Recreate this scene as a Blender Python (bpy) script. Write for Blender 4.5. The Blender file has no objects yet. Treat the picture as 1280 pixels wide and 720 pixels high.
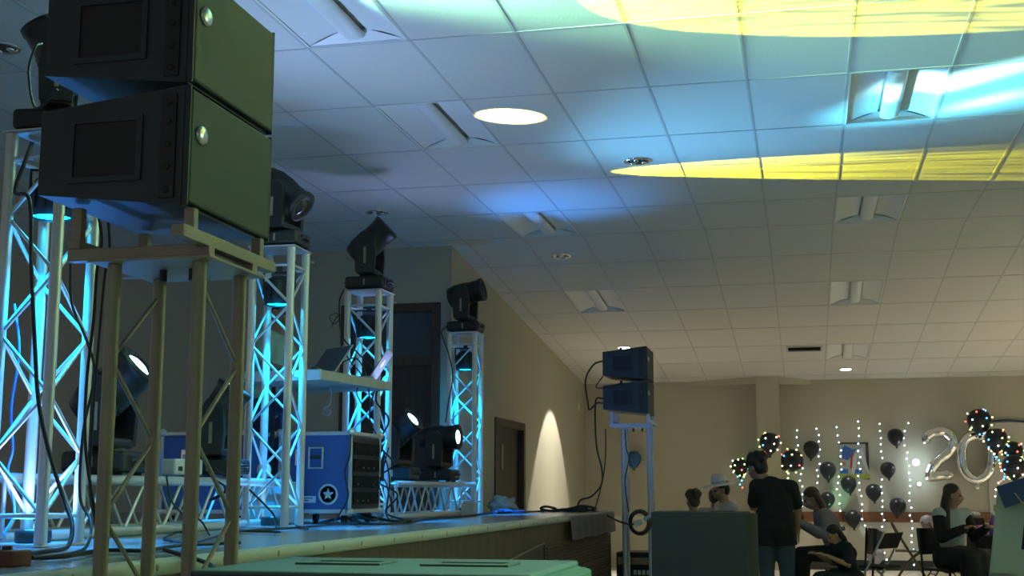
import bpy, bmesh, math, random
from mathutils import Vector, Matrix, Quaternion
random.seed(7)
SC = bpy.context.scene
COL = SC.collection
PI = math.pi
CAMZ = 1.2

# ------------------------------------------------------------------ camera model
FPX, VX, HY = 1600.0, 1008.0, 613.0
PITCH = math.atan((HY - 360) / FPX)
YAW = math.atan((VX - 640) * math.cos(PITCH) / FPX)
F_ = Vector((-math.sin(YAW) * math.cos(PITCH), math.cos(YAW) * math.cos(PITCH), math.sin(PITCH)))
R_ = Vector((math.cos(YAW), math.sin(YAW), 0))
U_ = R_.cross(F_)
CAM = Vector((0, 0, CAMZ))
def ray(x, y): return F_ * FPX + R_ * (x - 640) + U_ * (360 - y)
def at(x, y, Y):                 # the point of the place at depth Y along the room that the photo shows at pixel x, y
    d = ray(x, y); return CAM + d * (Y / d.y)
def atz(x, y, z):
    d = ray(x, y); return CAM + d * ((z - CAMZ) / d.z)
def atx(x, y, X):
    d = ray(x, y); return CAM + d * (X / d.x)

cam_d = bpy.data.cameras.new('camera'); cam = bpy.data.objects.new('camera', cam_d); COL.objects.link(cam)
cam_d.sensor_width = 36; cam_d.lens = FPX / 1280 * 36; cam_d.clip_start = 0.05; cam_d.clip_end = 200
M3 = Matrix((R_, U_, -F_)).transposed()
cam.matrix_world = Matrix.Translation(CAM) @ M3.to_4x4()
SC.camera = cam
vs = SC.view_settings
vs.view_transform = 'Standard'; vs.look = 'None'; vs.gamma = 1; vs.use_curve_mapping = False; vs.exposure = 0

# ------------------------------------------------------------------ materials
MAT = {}
def mat(name, col, rough=.6, metal=0., spec=.5, emit=None, es=0., noise=0., nscale=20., bump=0., alpha=1., trans=0., coat=0.):
    if name in MAT: return MAT[name]
    m = bpy.data.materials.new(name); m.use_nodes = True
    nt = m.node_tree; b = nt.nodes['Principled BSDF']
    c = (*col, 1)
    b.inputs['Base Color'].default_value = c
    b.inputs['Roughness'].default_value = rough
    b.inputs['Metallic'].default_value = metal
    b.inputs['Specular IOR Level'].default_value = spec
    b.inputs['Coat Weight'].default_value = coat
    if alpha < 1: b.inputs['Alpha'].default_value = alpha
    if trans: b.inputs['Transmission Weight'].default_value = trans
    if emit:
        b.inputs['Emission Color'].default_value = (*emit, 1); b.inputs['Emission Strength'].default_value = es
    if noise or bump:
        tc = nt.nodes.new('ShaderNodeTexCoord'); n = nt.nodes.new('ShaderNodeTexNoise')
        n.inputs['Scale'].default_value = nscale; n.inputs['Detail'].default_value = 4
        nt.links.new(tc.outputs['Object'], n.inputs['Vector'])
        if noise:
            mx = nt.nodes.new('ShaderNodeMix'); mx.data_type = 'RGBA'
            mx.inputs['A'].default_value = tuple(max(0, v * (1 - noise)) for v in col) + (1,)
            mx.inputs['B'].default_value = tuple(min(1, v * (1 + noise)) for v in col) + (1,)
            nt.links.new(n.outputs['Fac'], mx.inputs['Factor']); nt.links.new(mx.outputs['Result'], b.inputs['Base Color'])
        if bump:
            bp = nt.nodes.new('ShaderNodeBump'); bp.inputs['Strength'].default_value = bump; bp.inputs['Distance'].default_value = .01
            nt.links.new(n.outputs['Fac'], bp.inputs['Height']); nt.links.new(bp.outputs['Normal'], b.inputs['Normal'])
    MAT[name] = m
    return m

def wood(name, c1, c2, scale=(1, 1, 1), rough=.45, ring=6.):
    if name in MAT: return MAT[name]
    m = mat(name, c1, rough); nt = m.node_tree; b = nt.nodes['Principled BSDF']
    tc = nt.nodes.new('ShaderNodeTexCoord'); mp = nt.nodes.new('ShaderNodeMapping'); mp.inputs['Scale'].default_value = scale
    n = nt.nodes.new('ShaderNodeTexNoise'); n.inputs['Scale'].default_value = ring; n.inputs['Detail'].default_value = 5
    r = nt.nodes.new('ShaderNodeValToRGB'); r.color_ramp.elements[0].color = (*c1, 1); r.color_ramp.elements[1].color = (*c2, 1)
    r.color_ramp.elements[0].position = .35; r.color_ramp.elements[1].position = .65
    nt.links.new(tc.outputs['Object'], mp.inputs['Vector']); nt.links.new(mp.outputs['Vector'], n.inputs['Vector'])
    nt.links.new(n.outputs['Fac'], r.inputs['Fac']); nt.links.new(r.outputs['Color'], b.inputs['Base Color'])
    return m

m_wall = mat('painted_wall', (.46, .43, .34), .85, noise=.03, nscale=3)
m_wall_low = mat('cream_wall', (.62, .58, .47), .8, noise=.03, nscale=3)
m_tile = mat('ceiling_tile', (.62, .62, .59), .9, noise=.05, nscale=60, bump=.1)
m_tbar = mat('ceiling_bar', (.45, .46, .45), .5)
m_floor = mat('floor_cream', (.60, .57, .48), .3, noise=.06, nscale=2)
m_stagefloor = mat('stage_floor', (.30, .32, .32), .22, noise=.08, nscale=5)
m_panel = wood('stage_panel', (.075, .055, .03), (.11, .08, .045), (4, 4, .5), .5)
m_edge = mat('stage_edging', (.46, .49, .41), .4, noise=.1, nscale=8)
m_alu = mat('aluminium', (.66, .66, .62), .42, .55, noise=.06, nscale=30)
m_alu_d = mat('aluminium_brace', (.62, .62, .60), .4, .5)
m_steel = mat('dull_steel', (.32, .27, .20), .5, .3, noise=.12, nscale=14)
m_blue_steel = mat('pale_blue_lit_steel', (.50, .58, .70), .45, .3)  # pale steel, its blue partly stage light put into the colour
m_black = mat('black_plastic', (.015, .017, .017), .45, noise=.2, nscale=40)
m_black_m = mat('black_matte', (.02, .02, .022), .7)
m_cab = mat('cabinet_paint', (.026, .034, .042), .5, noise=.15, nscale=200, bump=.05)
m_cab_u = mat('cabinet_textured', (.07, .075, .085), .4)
m_grille = mat('speaker_grille', (.011, .036, .027), .6, 0, noise=.1, nscale=300)
m_chrome = mat('chrome', (.75, .75, .75), .18, 1.)
m_badge = mat('badge', (.55, .58, .56), .22, .9)
m_cable = mat('cable_rubber', (.016, .018, .02), .5)
m_cable_w = mat('cable_white', (.42, .45, .62), .5)
m_dwood = wood('dark_door_wood', (.028, .018, .013), (.045, .028, .019), (6, 6, .6), .45)
m_dframe = wood('door_frame_wood', (.05, .03, .02), (.075, .045, .028), (6, 6, .6), .45)
m_rail = wood('chair_rail_wood', (.16, .06, .025), (.22, .09, .04), (.6, 6, 6), .4)
m_base = mat('baseboard_black', (.03, .035, .03), .5)
m_glass = mat('transom_glass', (.06, .08, .10), .12, 0, .6)
m_white = mat('white_enamel', (.72, .74, .73), .45)
m_lampw = mat('lamp_white', (.9, .9, .85), .4, emit=(1, .93, .78), es=9)
m_lens_cyan = mat('led_cyan', (.4, .9, 1), .3, emit=(0, .62, 1.), es=14)
m_lens_white = mat('lens_lit', (.8, .95, 1), .2, emit=(.55, .93, 1.), es=6)
m_lens_off = mat('lens_dark', (.03, .04, .05), .08)
m_ballb = mat('balloon_black', (.022, .026, .034), .28, 0, .3)
m_ballblue = mat('balloon_blue', (.02, .10, .30), .3)
m_ballclear = mat('balloon_pearl', (.30, .30, .38), .2)
m_foil = mat('foil_silver', (.80, .80, .78), .16, 1., bump=.25, nscale=9)
m_case = mat('case_blue_lit', (.035, .10, .34), .5, noise=.08, nscale=30)  # the blue light falling on the case is put into this colour
m_rack = mat('rack_dark', (.012, .013, .013), .8, 0, .15)
m_case_in = mat('case_inside', (.02, .02, .025), .6)
m_decal = mat('decal_white', (.62, .70, .78), .5)
m_laptop = mat('laptop_shell', (.36, .38, .37), .38, .5)
m_skin = mat('skin', (.36, .20, .135), .55, noise=.06, nscale=12)
m_hair = mat('hair_dark', (.014, .010, .008), .5, noise=.3, nscale=60, bump=.5)
m_hairb = mat('hair_brown', (.05, .032, .022), .5, noise=.3, nscale=60, bump=.5)
m_cl_black = mat('cloth_black', (.007, .009, .010), .85, bump=.2, nscale=9)
m_cl_green = mat('cloth_green', (.30, .50, .40), .85, bump=.2, nscale=9)
m_cl_navy = mat('cloth_navy', (.025, .035, .09), .85, bump=.2, nscale=9)
m_cl_jean = mat('cloth_jeans', (.05, .075, .10), .85, noise=.3, nscale=14)
m_cl_grey = mat('cloth_grey', (.25, .24, .26), .85, bump=.3, nscale=9)
m_cl_white = mat('cloth_white', (.55, .54, .52), .85, bump=.2, nscale=9)
m_cl_pale = mat('cloth_pale_blue', (.35, .43, .46), .85, bump=.3, nscale=9)
m_shoe = mat('shoe_dark', (.02, .02, .02), .5)
m_hat = mat('hat_felt', (.72, .68, .62), .8)
m_chair = mat('chair_metal', (.16, .12, .09), .4, .5)
m_plasticbag = mat('bag_plastic', (.45, .50, .52), .35, bump=.6, nscale=14)
m_drape = mat('plastic_sheet', (.24, .23, .30), .3, bump=.4, nscale=6)
m_board = mat('board_sage', (.34, .40, .33), .7)
m_boardhole = mat('board_hole_dark', (.015, .018, .02), .7)
m_capblue = mat('box_navy', (.02, .045, .14), .6)
m_redbox = mat('power_box', (.16, .05, .04), .5)
m_magenta = mat('cup_magenta', (.55, .06, .32), .4); m_purple = mat('bottle_purple', (.22, .06, .40), .35)
m_yellow = mat('box_yellow', (.62, .45, .05), .5); m_capgreen = mat('cap_green', (.25, .48, .12), .4)
m_clearb = mat('bottle_clear', (.70, .78, .85), .15, 0, .6)
m_eye = mat('eye', (.02, .015, .012), .2)
BULB = {}
for n, c in dict(white=(.75, .92, 1.), warm=(1, .9, .45), green=(.45, 1, .25), blue=(.08, .45, 1.), red=(1, .12, .08), yellow=(1, .85, .2)).items():
    BULB[n] = mat('bulb_' + n, tuple(min(1, v) for v in c), .4, emit=c, es=5.)

# ------------------------------------------------------------------ mesh builder
def frame_of(d):
    d = Vector(d).normalized()
    a = Vector((0, 0, 1)) if abs(d.z) < .95 else Vector((1, 0, 0))
    u = a.cross(d).normalized(); v = d.cross(u)
    return u, v, d
class MB:
    def __init__(s): s.v = []; s.f = []; s.sm = []; s.mi = []; s.cur = 0
    def add(s, vs, fs, smooth=False, M=None):
        b = len(s.v)
        for p in vs: s.v.append(tuple(M @ Vector(p)) if M is not None else tuple(p))
        for f in fs: s.f.append(tuple(i + b for i in f)); s.sm.append(smooth); s.mi.append(s.cur)
        return s
    def box(s, c, size, rot=None, bev=0.):
        if bev:
            bm = bmesh.new(); bmesh.ops.create_cube(bm, size=1)
            for v in bm.verts: v.co = Vector((v.co.x * size[0], v.co.y * size[1], v.co.z * size[2]))
            bmesh.ops.bevel(bm, geom=bm.edges[:], offset=bev, segments=2, affect='EDGES', profile=.5)
            vs = [v.co.copy() for v in bm.verts]; bm.verts.index_update(); fs = [[v.index for v in f.verts] for f in bm.faces]; bm.free()
        else:
            x, y, z = (k / 2 for k in size)
            vs = [Vector(p) for p in ((-x, -y, -z), (x, -y, -z), (x, y, -z), (-x, y, -z), (-x, -y, z), (x, -y, z), (x, y, z), (-x, y, z))]
            fs = [(3, 2, 1, 0), (4, 5, 6, 7), (0, 1, 5, 4), (1, 2, 6, 5), (2, 3, 7, 6), (3, 0, 4, 7)]
        M = Matrix.Translation(Vector(c))
        if rot is not None: M = M @ rot.to_4x4()
        return s.add(vs, fs, False, M)
    def bb(s, x0, x1, y0, y1, z0, z1, bev=0.): return s.box(((x0 + x1) / 2, (y0 + y1) / 2, (z0 + z1) / 2), (abs(x1 - x0), abs(y1 - y0), abs(z1 - z0)), None, bev)
    def tube(s, p0, p1, r0, r1=None, n=12, caps=True):
        p0, p1 = Vector(p0), Vector(p1); r1 = r0 if r1 is None else r1
        u, v, d = frame_of(p1 - p0); vs = []
        for p, r in ((p0, r0), (p1, r1)):
            for i in range(n):
                a = 2 * PI * i / n; vs.append(p + (u * math.cos(a) + v * math.sin(a)) * r)
        s.add(vs, [(i, (i + 1) % n, n + (i + 1) % n, n + i) for i in range(n)], True)
        if caps: s.add(vs, [tuple(range(n))[::-1], tuple(range(n, 2 * n))])
        return s
    def lathe(s, prof, o=(0, 0, 0), axis=(0, 0, 1), n=24, smooth=True, sx=1., sy=1.):
        u, v, d = frame_of(axis); o = Vector(o); vs = []
        for r, h in prof:
            for i in range(n):
                a = 2 * PI * i / n; vs.append(o + d * h + u * math.cos(a) * r * sx + v * math.sin(a) * r * sy)
        fs = []
        for k in range(len(prof) - 1):
            for i in range(n): fs.append((k * n + i, k * n + (i + 1) % n, (k + 1) * n + (i + 1) % n, (k + 1) * n + i))
        s.add(vs, fs, smooth)
        e = []
        if prof[0][0] > 1e-4: e.append(tuple(range(n))[::-1])
        if prof[-1][0] > 1e-4: e.append(tuple(range((len(prof) - 1) * n, len(prof) * n)))
        if e: s.add(vs, e)
        return s
    def sphere(s, c, r, M=None, n=16, m=10):
        r = (r, r, r) if not hasattr(r, '__len__') else r
        vs = [Vector((0, 0, -r[2]))]; 
        for j in range(1, m):
            t = -PI / 2 + PI * j / m
            for i in range(n):
                a = 2 * PI * i / n; vs.append(Vector((math.cos(t) * math.cos(a) * r[0], math.cos(t) * math.sin(a) * r[1], math.sin(t) * r[2])))
        vs.append(Vector((0, 0, r[2]))); L = len(vs) - 1; fs = []
        for i in range(n):
            fs.append((0, 1 + (i + 1) % n, 1 + i)); fs.append((L, L - n + i, L - n + (i + 1) % n))
            for j in range(m - 2): fs.append((1 + j * n + i, 1 + j * n + (i + 1) % n, 1 + (j + 1) * n + (i + 1) % n, 1 + (j + 1) * n + i))
        T = Matrix.Translation(Vector(c))
        return s.add(vs, fs, True, T @ M.to_4x4() if M is not None else T)
    def cone(s, p0, r0, p1, r1, n=12):      # a limb segment: two spheres and what joins them
        s.tube(p0, p1, r0, r1, n, True); s.sphere(p0, r0, None, n, 8); s.sphere(p1, r1, None, n, 8); return s
    def sweep(s, pts, r, n=8, closed=False, rf=None):
        P = [Vector(p) for p in pts]; N = len(P); vs = []
        T = []
        for i in range(N):
            a = P[(i - 1) % N] if (closed or i) else P[0]; b = P[(i + 1) % N] if (closed or i < N - 1) else P[-1]
            t = (b - a); T.append(t.normalized() if t.length > 1e-9 else Vector((0, 0, 1)))
        u = frame_of(T[0])[0]
        for i in range(N):
            u = (u - T[i] * u.dot(T[i]));  u = u.normalized() if u.length > 1e-6 else frame_of(T[i])[0]
            w = T[i].cross(u); rr = rf(i / (N - 1)) if rf else r
            for k in range(n):
                a = 2 * PI * k / n; vs.append(P[i] + (u * math.cos(a) + w * math.sin(a)) * rr)
        fs = []
        for i in range(N if closed else N - 1):
            j = (i + 1) % N
            for k in range(n): fs.append((i * n + k, i * n + (k + 1) % n, j * n + (k + 1) % n, j * n + k))
        s.add(vs, fs, True)
        if not closed: s.add(vs, [tuple(range(n))[::-1], tuple(range((N - 1) * n, N * n))])
        return s
    def prism(s, poly, h, M=None):          # polygon in the local xy plane, raised along z
        n = len(poly); vs = [Vector((x, y, 0)) for x, y in poly] + [Vector((x, y, h)) for x, y in poly]
        fs = [tuple(range(n))[::-1], tuple(range(n, 2 * n))] + [(i, (i + 1) % n, n + (i + 1) % n, n + i) for i in range(n)]
        return s.add(vs, fs, False, M)
    def hexa(s, c8): return s.add([Vector(p) for p in c8], [(3, 2, 1, 0), (4, 5, 6, 7), (0, 1, 5, 4), (1, 2, 6, 5), (2, 3, 7, 6), (3, 0, 4, 7)])
    def build(s, name, m, parent=None, loc=None, fix=True):
        me = bpy.data.meshes.new(name); me.from_pydata(s.v, [], s.f); me.update()
        if fix:
            bm = bmesh.new(); bm.from_mesh(me); bmesh.ops.recalc_face_normals(bm, faces=bm.faces[:]); bm.to_mesh(me); bm.free()
        for x in (m if isinstance(m, (list, tuple)) else [m]): me.materials.append(x)
        me.polygons.foreach_set('use_smooth', s.sm); me.polygons.foreach_set('material_index', s.mi)
        o = bpy.data.objects.new(name, me); COL.objects.link(o)
        if parent is not None: o.parent = parent
        if loc is not None: o.location = loc
        return o
def tag(o, label=None, cat=None, group=None, kind=None):
    for k, v in (('label', label), ('category', cat), ('group', group), ('kind', kind)):
        if v: o[k] = v
    return o
def empty(name, loc=(0, 0, 0), rz=0., label=None, cat=None, group=None):
    o = bpy.data.objects.new(name, None); COL.objects.link(o); o.location = loc; o.rotation_euler = (0, 0, rz)
    o.empty_display_size = .1
    return tag(o, label, cat, group)
def copy_tree(o, parent=None):
    c = o.copy(); COL.objects.link(c)
    if parent is not None: c.parent = parent
    for ch in list(o.children): copy_tree(ch, c)
    return c
def struct(o): o['kind'] = 'structure'; return o
def smooth_path(P, k=6):
    P = [Vector(p) for p in P]; out = []
    Q = [P[0] * 2 - P[1]] + P + [P[-1] * 2 - P[-2]]
    for i in range(1, len(Q) - 2):
        a, b, c, d = Q[i - 1:i + 3]
        for j in range(k):
            t = j / k
            out.append(.5 * ((2 * b) + (c - a) * t + (2 * a - 5 * b + 4 * c - d) * t * t + (3 * b - a - 3 * c + d) * t ** 3))
    out.append(P[-1]); return out
def aim(o, target):
    d = (Vector(target) - o.location).normalized(); o.rotation_euler = d.to_track_quat('-Z', 'Y').to_euler()
def spot(name, loc, target, power, col, half, blend=.3, size=.03, gobo=None, gscale=(6, 6), seed=0.):
    l = bpy.data.lights.new(name, 'SPOT'); o = bpy.data.objects.new(name, l); COL.objects.link(o)
    o.location = loc; aim(o, target); l.energy = power; l.color = col; l.spot_size = 2 * math.radians(half); l.spot_blend = blend; l.shadow_soft_size = size
    if gobo is not None:       # a patterned glass in the lamp, as stage lamps have
        l.use_nodes = True; nt = l.node_tree; em = nt.nodes['Emission']
        tc = nt.nodes.new('ShaderNodeTexCoord'); mp = nt.nodes.new('ShaderNodeMapping')
        mp.inputs['Scale'].default_value = (gscale[0], gscale[1], 0); mp.inputs['Location'].default_value = (seed, seed * 2, 0)
        n = nt.nodes.new('ShaderNodeTexNoise'); n.inputs['Scale'].default_value = 1; n.inputs['Detail'].default_value = 1.5; n.inputs['Distortion'].default_value = .6
        r = nt.nodes.new('ShaderNodeMapRange'); r.inputs['From Min'].default_value = gobo[0]; r.inputs['From Max'].default_value = gobo[1]
        r.inputs['To Min'].default_value = gobo[2]; r.inputs['To Max'].default_value = 1
        nt.links.new(tc.outputs['Normal'], mp.inputs['Vector']); nt.links.new(mp.outputs['Vector'], n.inputs['Vector'])
        nt.links.new(n.outputs['Fac'], r.inputs['Value']); nt.links.new(r.outputs['Result'], em.inputs['Strength'])
    return o
def point(name, loc, power, col, size=.05):
    l = bpy.data.lights.new(name, 'POINT'); o = bpy.data.objects.new(name, l); COL.objects.link(o)
    o.location = loc; l.energy = power; l.color = col; l.shadow_soft_size = size; return o
PARD, PARU, PARS_, PARC = 400, 110, 16, (0, .31, 1.)
DN = 20
WORLD = .40
DL = 560
SCAL = 330

# ------------------------------------------------------------------ the room
XL, YB, YF, ZC = -3.486, 12.543, 20.65, 3.7
XW0, XW1, Y0 = -11., 7.5, -3.4
def zc(y): return ZC if y <= YB else ZC - .0964 * (y - YB)
GX, GY, GX0, GY0 = .606, 1.137, .335, 7.73
TROFF = [(-5, -2), (-5, 0), (-5, 3), (-5, 6), (0, 0), (0, 3), (0, 6), (0, 9)]
xs = [GX0 + GX * k for k in range(-18, 12)]; ks = list(range(-18, 12))
xs = [XW0] + [x for x in xs if XW0 < x < XW1] + [XW1]
ys0 = [GY0 + GY * k for k in range(-11, 12)]
ys = sorted([Y0, YB] + [y for y in ys0 if Y0 < y < YF] + [YF])
def cell(x, y): return (math.floor((x - GX0) / GX + 1e-6), math.floor((y - GY0) / GY + 1e-6))
b = MB()
for i in range(len(xs) - 1):
    for j in range(len(ys) - 1):
        if ys[j] >= YB - 1e-6 and xs[i + 1] < XL - .2: continue
        if cell((xs[i] + xs[i + 1]) / 2, (ys[j] + ys[j + 1]) / 2) in TROFF: continue
        b.add([(xs[i], ys[j], zc(ys[j])), (xs[i], ys[j + 1], zc(ys[j + 1])), (xs[i + 1], ys[j + 1], zc(ys[j + 1])), (xs[i + 1], ys[j], zc(ys[j]))], [(0, 1, 2, 3)])
ceil = struct(b.build('ceiling', m_tile))
b = MB(); w, t = .0085, .002
for x in xs[1:-1]:
    for y0, y1 in ((Y0, YB), (YB, YF)):
        if y0 == YB and x < XL: continue
        b.hexa([(x - w, y0, zc(y0) - t), (x + w, y0, zc(y0) - t), (x + w, y1, zc(y1) - t), (x - w, y1, zc(y1) - t), (x - w, y0, zc(y0) + .002), (x + w, y0, zc(y0) + .002), (x + w, y1, zc(y1) + .002), (x - w, y1, zc(y1) + .002)])
for y in ys0:
    if not (Y0 < y < YF): continue
    xa = XW0 if y < YB else XL
    b.box(((xa + XW1) / 2, y, zc(y) - .001), (XW1 - xa, .013, .004), Matrix.Rotation(-math.atan(.0964) if y > YB else 0, 3, 'X'))
struct(b.build('trim_1', m_tbar))

def troffer(i, j, label):
    x0, x1 = GX0 + GX * i, GX0 + GX * (i + 1); y0, y1 = GY0 + GY * j, GY0 + GY * (j + 1)
    xm, ym = (x0 + x1) / 2, (y0 + y1) / 2
    root = empty('ceiling_troffer', (xm, ym, zc(ym)), 0, label, 'ceiling light', 'unlit ceiling troffers')
    root.rotation_euler = (-math.atan(.0964) if ym > YB else 0, 0, 0)
    hx, hy = GX / 2 - .014, GY / 2 - .014
    b = MB()
    for x, y, sx, sy in ((-hx, 0, .012, 2 * hy), (hx, 0, .012, 2 * hy), (0, -hy, 2 * hx, .012), (0, hy, 2 * hx, .012)): b.box((x, y, .035), (sx, sy, .075))
    b.box((0, 0, .074), (2 * hx, 2 * hy, .008)); b.build('housing', m_white, root)
    for s in (-1, 1):
        b = MB(); n = 8; vs = []
        for k in range(n + 1):
            u = k / n; x = s * (hx - .008 - u * (hx - .085)); z = .004 + .050 * math.sin(u * PI / 2)
            vs += [(x, -hy + .01 + .05 * u, z), (x, hy - .01 - .05 * u, z)]
        b.add(vs, [(2 * k, 2 * k + 1, 2 * k + 3, 2 * k + 2) for k in range(n)], True); b.build('reflector', m_white, root, fix=False)
    b = MB(); b.lathe([(.07, -hy + .05), (.07, hy - .05)], (0, 0, .030), (0, 1, 0), 16, True, .9, .40); b.build('lamp_basket', m_white, root)
    for s in (-1, 1):
        b = MB(); b.add([(-hx, s * (hy - .004), .003), (hx, s * (hy - .004), .003), (.08, s * (hy - .065), .056), (-.08, s * (hy - .065), .056)], [(0, 1, 2, 3)]); b.build('end_reflector', m_white, root, fix=False)
    return root
TL = {(0, 0): 'ceiling troffer caught in the bright cyan beam at upper right', (0, 3): 'unlit white ceiling troffer just below the long yellow streak', (0, 6): 'second unlit white troffer beyond the yellow streak, in the grey ceiling',
      (0, 9): 'farthest white troffer, beside the lit can and the air vent near the far wall', (-5, -2): 'troffer at the upper left edge under the green glow, partly washed olive', (-5, 0): 'troffer left of the small round yellow light spot',
      (-5, 3): 'troffer in the blue glow at the ceiling above the left side wall', (-5, 6): 'shallow seen troffer above the far loudspeaker pair'}
for c in TROFF: troffer(*c, TL.get(c, 'unlit white ceiling troffer outside the picture'))

def can(x, y, lit, label):
    z = zc(y); root = empty('recessed_downlight', (x, y, z), 0, label, 'ceiling light', 'recessed downlights'); root.rotation_euler = (-math.atan(.0964) if y > YB else 0, 0, 0)
    b = MB(); b.lathe([(.105, -.002), (.105, -.010), (.085, -.012), (.080, -.004)], n=28); b.build('trim_ring', m_chrome if not lit else m_white, root)
    b = MB(); b.lathe([(.079, -.006), (.06, -.004), (.0, -.003)] if not lit else [(.079, -.013), (.05, -.017), (0, -.018)], n=28); b.build('lamp_face', m_lampw if lit else m_lens_off, root)
    if not lit:
        b = MB()
        for k in range(3): b.sphere((.05 * math.cos(k * 2.1 + .4), .05 * math.sin(k * 2.1 + .4), -.012), (.022, .03, .014), None, 10, 6)
        b.build('bulb', m_chrome, root)
    return root
can(-1.176, 9.53, False, 'dark downlight between the two yellow streaks, left of centre')
can(-3.72, 10.83, False, 'dark downlight above the moving head on the third truss tower')
can(-4.39, 6.18, False, 'dark downlight at the left edge beside the near loudspeakers')
can(-2.437, 13.09, False, 'dark downlight below the blue-lit troffer at the left wall')
can(-2.434, 17.83, True, 'lit downlight directly above the far loudspeaker pair')
can(.637, 19.79, True, 'lit downlight in front of the far wall by the last troffer')
# air vent in the far ceiling
ym = 18.2; root = empty('air_vent', (.04, ym, zc(ym)), 0, 'grey slotted air vent in the far ceiling left of the last troffer', 'vent'); root.rotation_euler = (-math.atan(.0964), 0, 0)
b = MB(); b.box((0, 0, -.006), (.5, .34, .012), None, .003); b.build('vent_frame', m_tbar, root)
for k in range(6):
    b = MB(); b.box((0, -.12 + .048 * k, -.018), (.44, .02, .004), Matrix.Rotation(.7, 3, 'X')); b.build('vent_slat', m_black_m if k < 4 else m_tbar, root)

# walls and floor
b = MB(); b.bb(XW0, XW1, Y0, YF, -.08, 0); struct(b.build('floor', m_floor))
DX0, DX1, DZ = -4.62, -3.66, 3.06
b = MB(); b.bb(XW0, DX0, YB, YB + .14, 0, ZC + .02); b.bb(DX1, XL, YB, YB + .14, 0, ZC + .02); b.bb(DX0, DX1, YB, YB + .14, DZ, ZC + .02)
struct(b.build('wall_back', m_wall))
SY0, SY1, SZ = 14.50, 15.98, 1.98
b = MB(); b.bb(XL - .14, XL, YB + .14, SY0, 0, ZC + .02); b.bb(XL - .14, XL, SY1, YF, 0, ZC + .02); b.bb(XL - .14, XL, SY0, SY1, SZ, ZC + .02)
struct(b.build('wall_left', m_wall))
b = MB(); b.bb(XL, XW1, YF, YF + .14, .80, ZC); struct(b.build('wall_far', m_wall))
b = MB(); b.bb(XL, XW1, YF - .001, YF + .14, 0, .80); struct(b.build('wall_far_dado', m_wall_low))
b = MB(); b.bb(XW1, XW1 + .14, Y0, YF, 0, ZC); struct(b.build('wall_right', m_wall))
b = MB(); b.bb(-.35, XW1, YF - .03, YF - .001, .72, .875, .006); struct(b.build('trim_2', m_rail))
b = MB(); b.bb(-.35, XW1, YF - .018, YF - .001, 0, .15, .004); struct(b.build('baseboard_far', m_base))
b = MB(); b.bb(-.715, -.365, 20.28, YF - .001, 0, zc(20.28)); struct(b.build('trim_column', m_wall))
b = MB(); zt = 2.84
for xa, xb in ((-1.85, -.716), (-.364, .12)):
    near, far = (xb, xa) if xa < -1 else (xa, xb)
    for s in (1,):
        p = [(near, 20.29), (far, YF - .003), (near, YF - .003)]
        b.add([(x, y, zt) for x, y in p] + [(x, y, zc(y) - .002) for x, y in p], [(0, 1, 2), (3, 4, 5), (0, 1, 4, 3), (1, 2, 5, 4), (2, 0, 3, 5)])
struct(b.build('trim_header', m_wall))
# tall door with a glazed transom in the back wall
d = struct(empty('door_1', (0, 0, 0)))
b = MB(); fw = .085
b.bb(DX0 - .06, DX0 + .03, YB - .02, YB + .10, 0, DZ + .05, .004); b.bb(DX1 - .03, DX1 + .06, YB - .02, YB + .10, 0, DZ + .05, .004); b.bb(DX0 + .03, DX1 - .03, YB - .02, YB + .10, DZ - .035, DZ + .05, .004)
b.bb(DX0 + .03, DX1 - .03, YB, YB + .10, 2.46, 2.55); struct(b.build('door_frame', m_dframe, d))
b = MB(); b.bb(DX0 + .03, DX1 - .03, YB + .05, YB + .07, 2.55, DZ - .035); struct(b.build('transom_pane', m_glass, d))
b = MB(); b.bb(DX0 + .03, DX1 - .03, YB + .04, YB + .085, .01, 2.46); struct(b.build('door_leaf', m_dwood, d))
# side door in the left wall
d = struct(empty('door_2', (0, 0, 0)))
b = MB(); b.bb(XL - .13, XL + .018, SY0 - .07, SY0 + .03, 0, SZ + .06, .004); b.bb(XL - .13, XL + .018, SY1 - .03, SY1 + .07, 0, SZ + .06, .004); b.bb(XL - .13, XL + .018, SY0 + .03, SY1 - .03, SZ - .03, SZ + .06, .004)
struct(b.build('door_frame', m_dframe, d))
b = MB(); b.bb(XL - .10, XL - .055, SY0 + .03, SY1 - .03, .01, SZ - .03); struct(b.build('door_leaf', m_dwood, d))
b = MB(); b.bb(XL - .058, XL - .045, 15.0, 15.08, 1.45, 1.75, .004); struct(b.build('door_plate', m_steel, d))

# ------------------------------------------------------------------ the stage
SX, SZT, SYE = -2.17, .968, 14.8
st = empty('stage_platform', (0, 0, 0), 0, 'raised stage with glossy grey deck, pale rounded edging and brown panel front', 'stage')
b = MB(); b.bb(XW0, SX - .03, 1.0, YB - .003, SZT - .06, SZT); b.bb(XL + .003, SX - .03, YB - .003, SYE, SZT - .06, SZT); b.build('deck', m_stagefloor, st)
b = MB(); b.bb(SX - .06, SX - .03, 1.0, SYE - .02, 0, SZT - .06); b.bb(XL + .01, SX - .03, SYE - .03, SYE - .01, 0, SZT - .06)
b.build('front_panel', m_panel, st)
b = MB(); prof = [(-.03, 0), (-.008, -.003), (.006, -.014), (.010, -.03), (.006, -.046), (-.008, -.057), (-.03, -.06)]
vs = [(SX + x, y, SZT + z) for y in (1.0, SYE) for x, z in prof]; n = len(prof)
b.add(vs, [(i, i + 1, n + i + 1, n + i) for i in range(n - 1)], True); b.add(vs, [tuple(range(n)), tuple(range(n, 2 * n))])
e = b.build('edging', m_edge, st)
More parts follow.
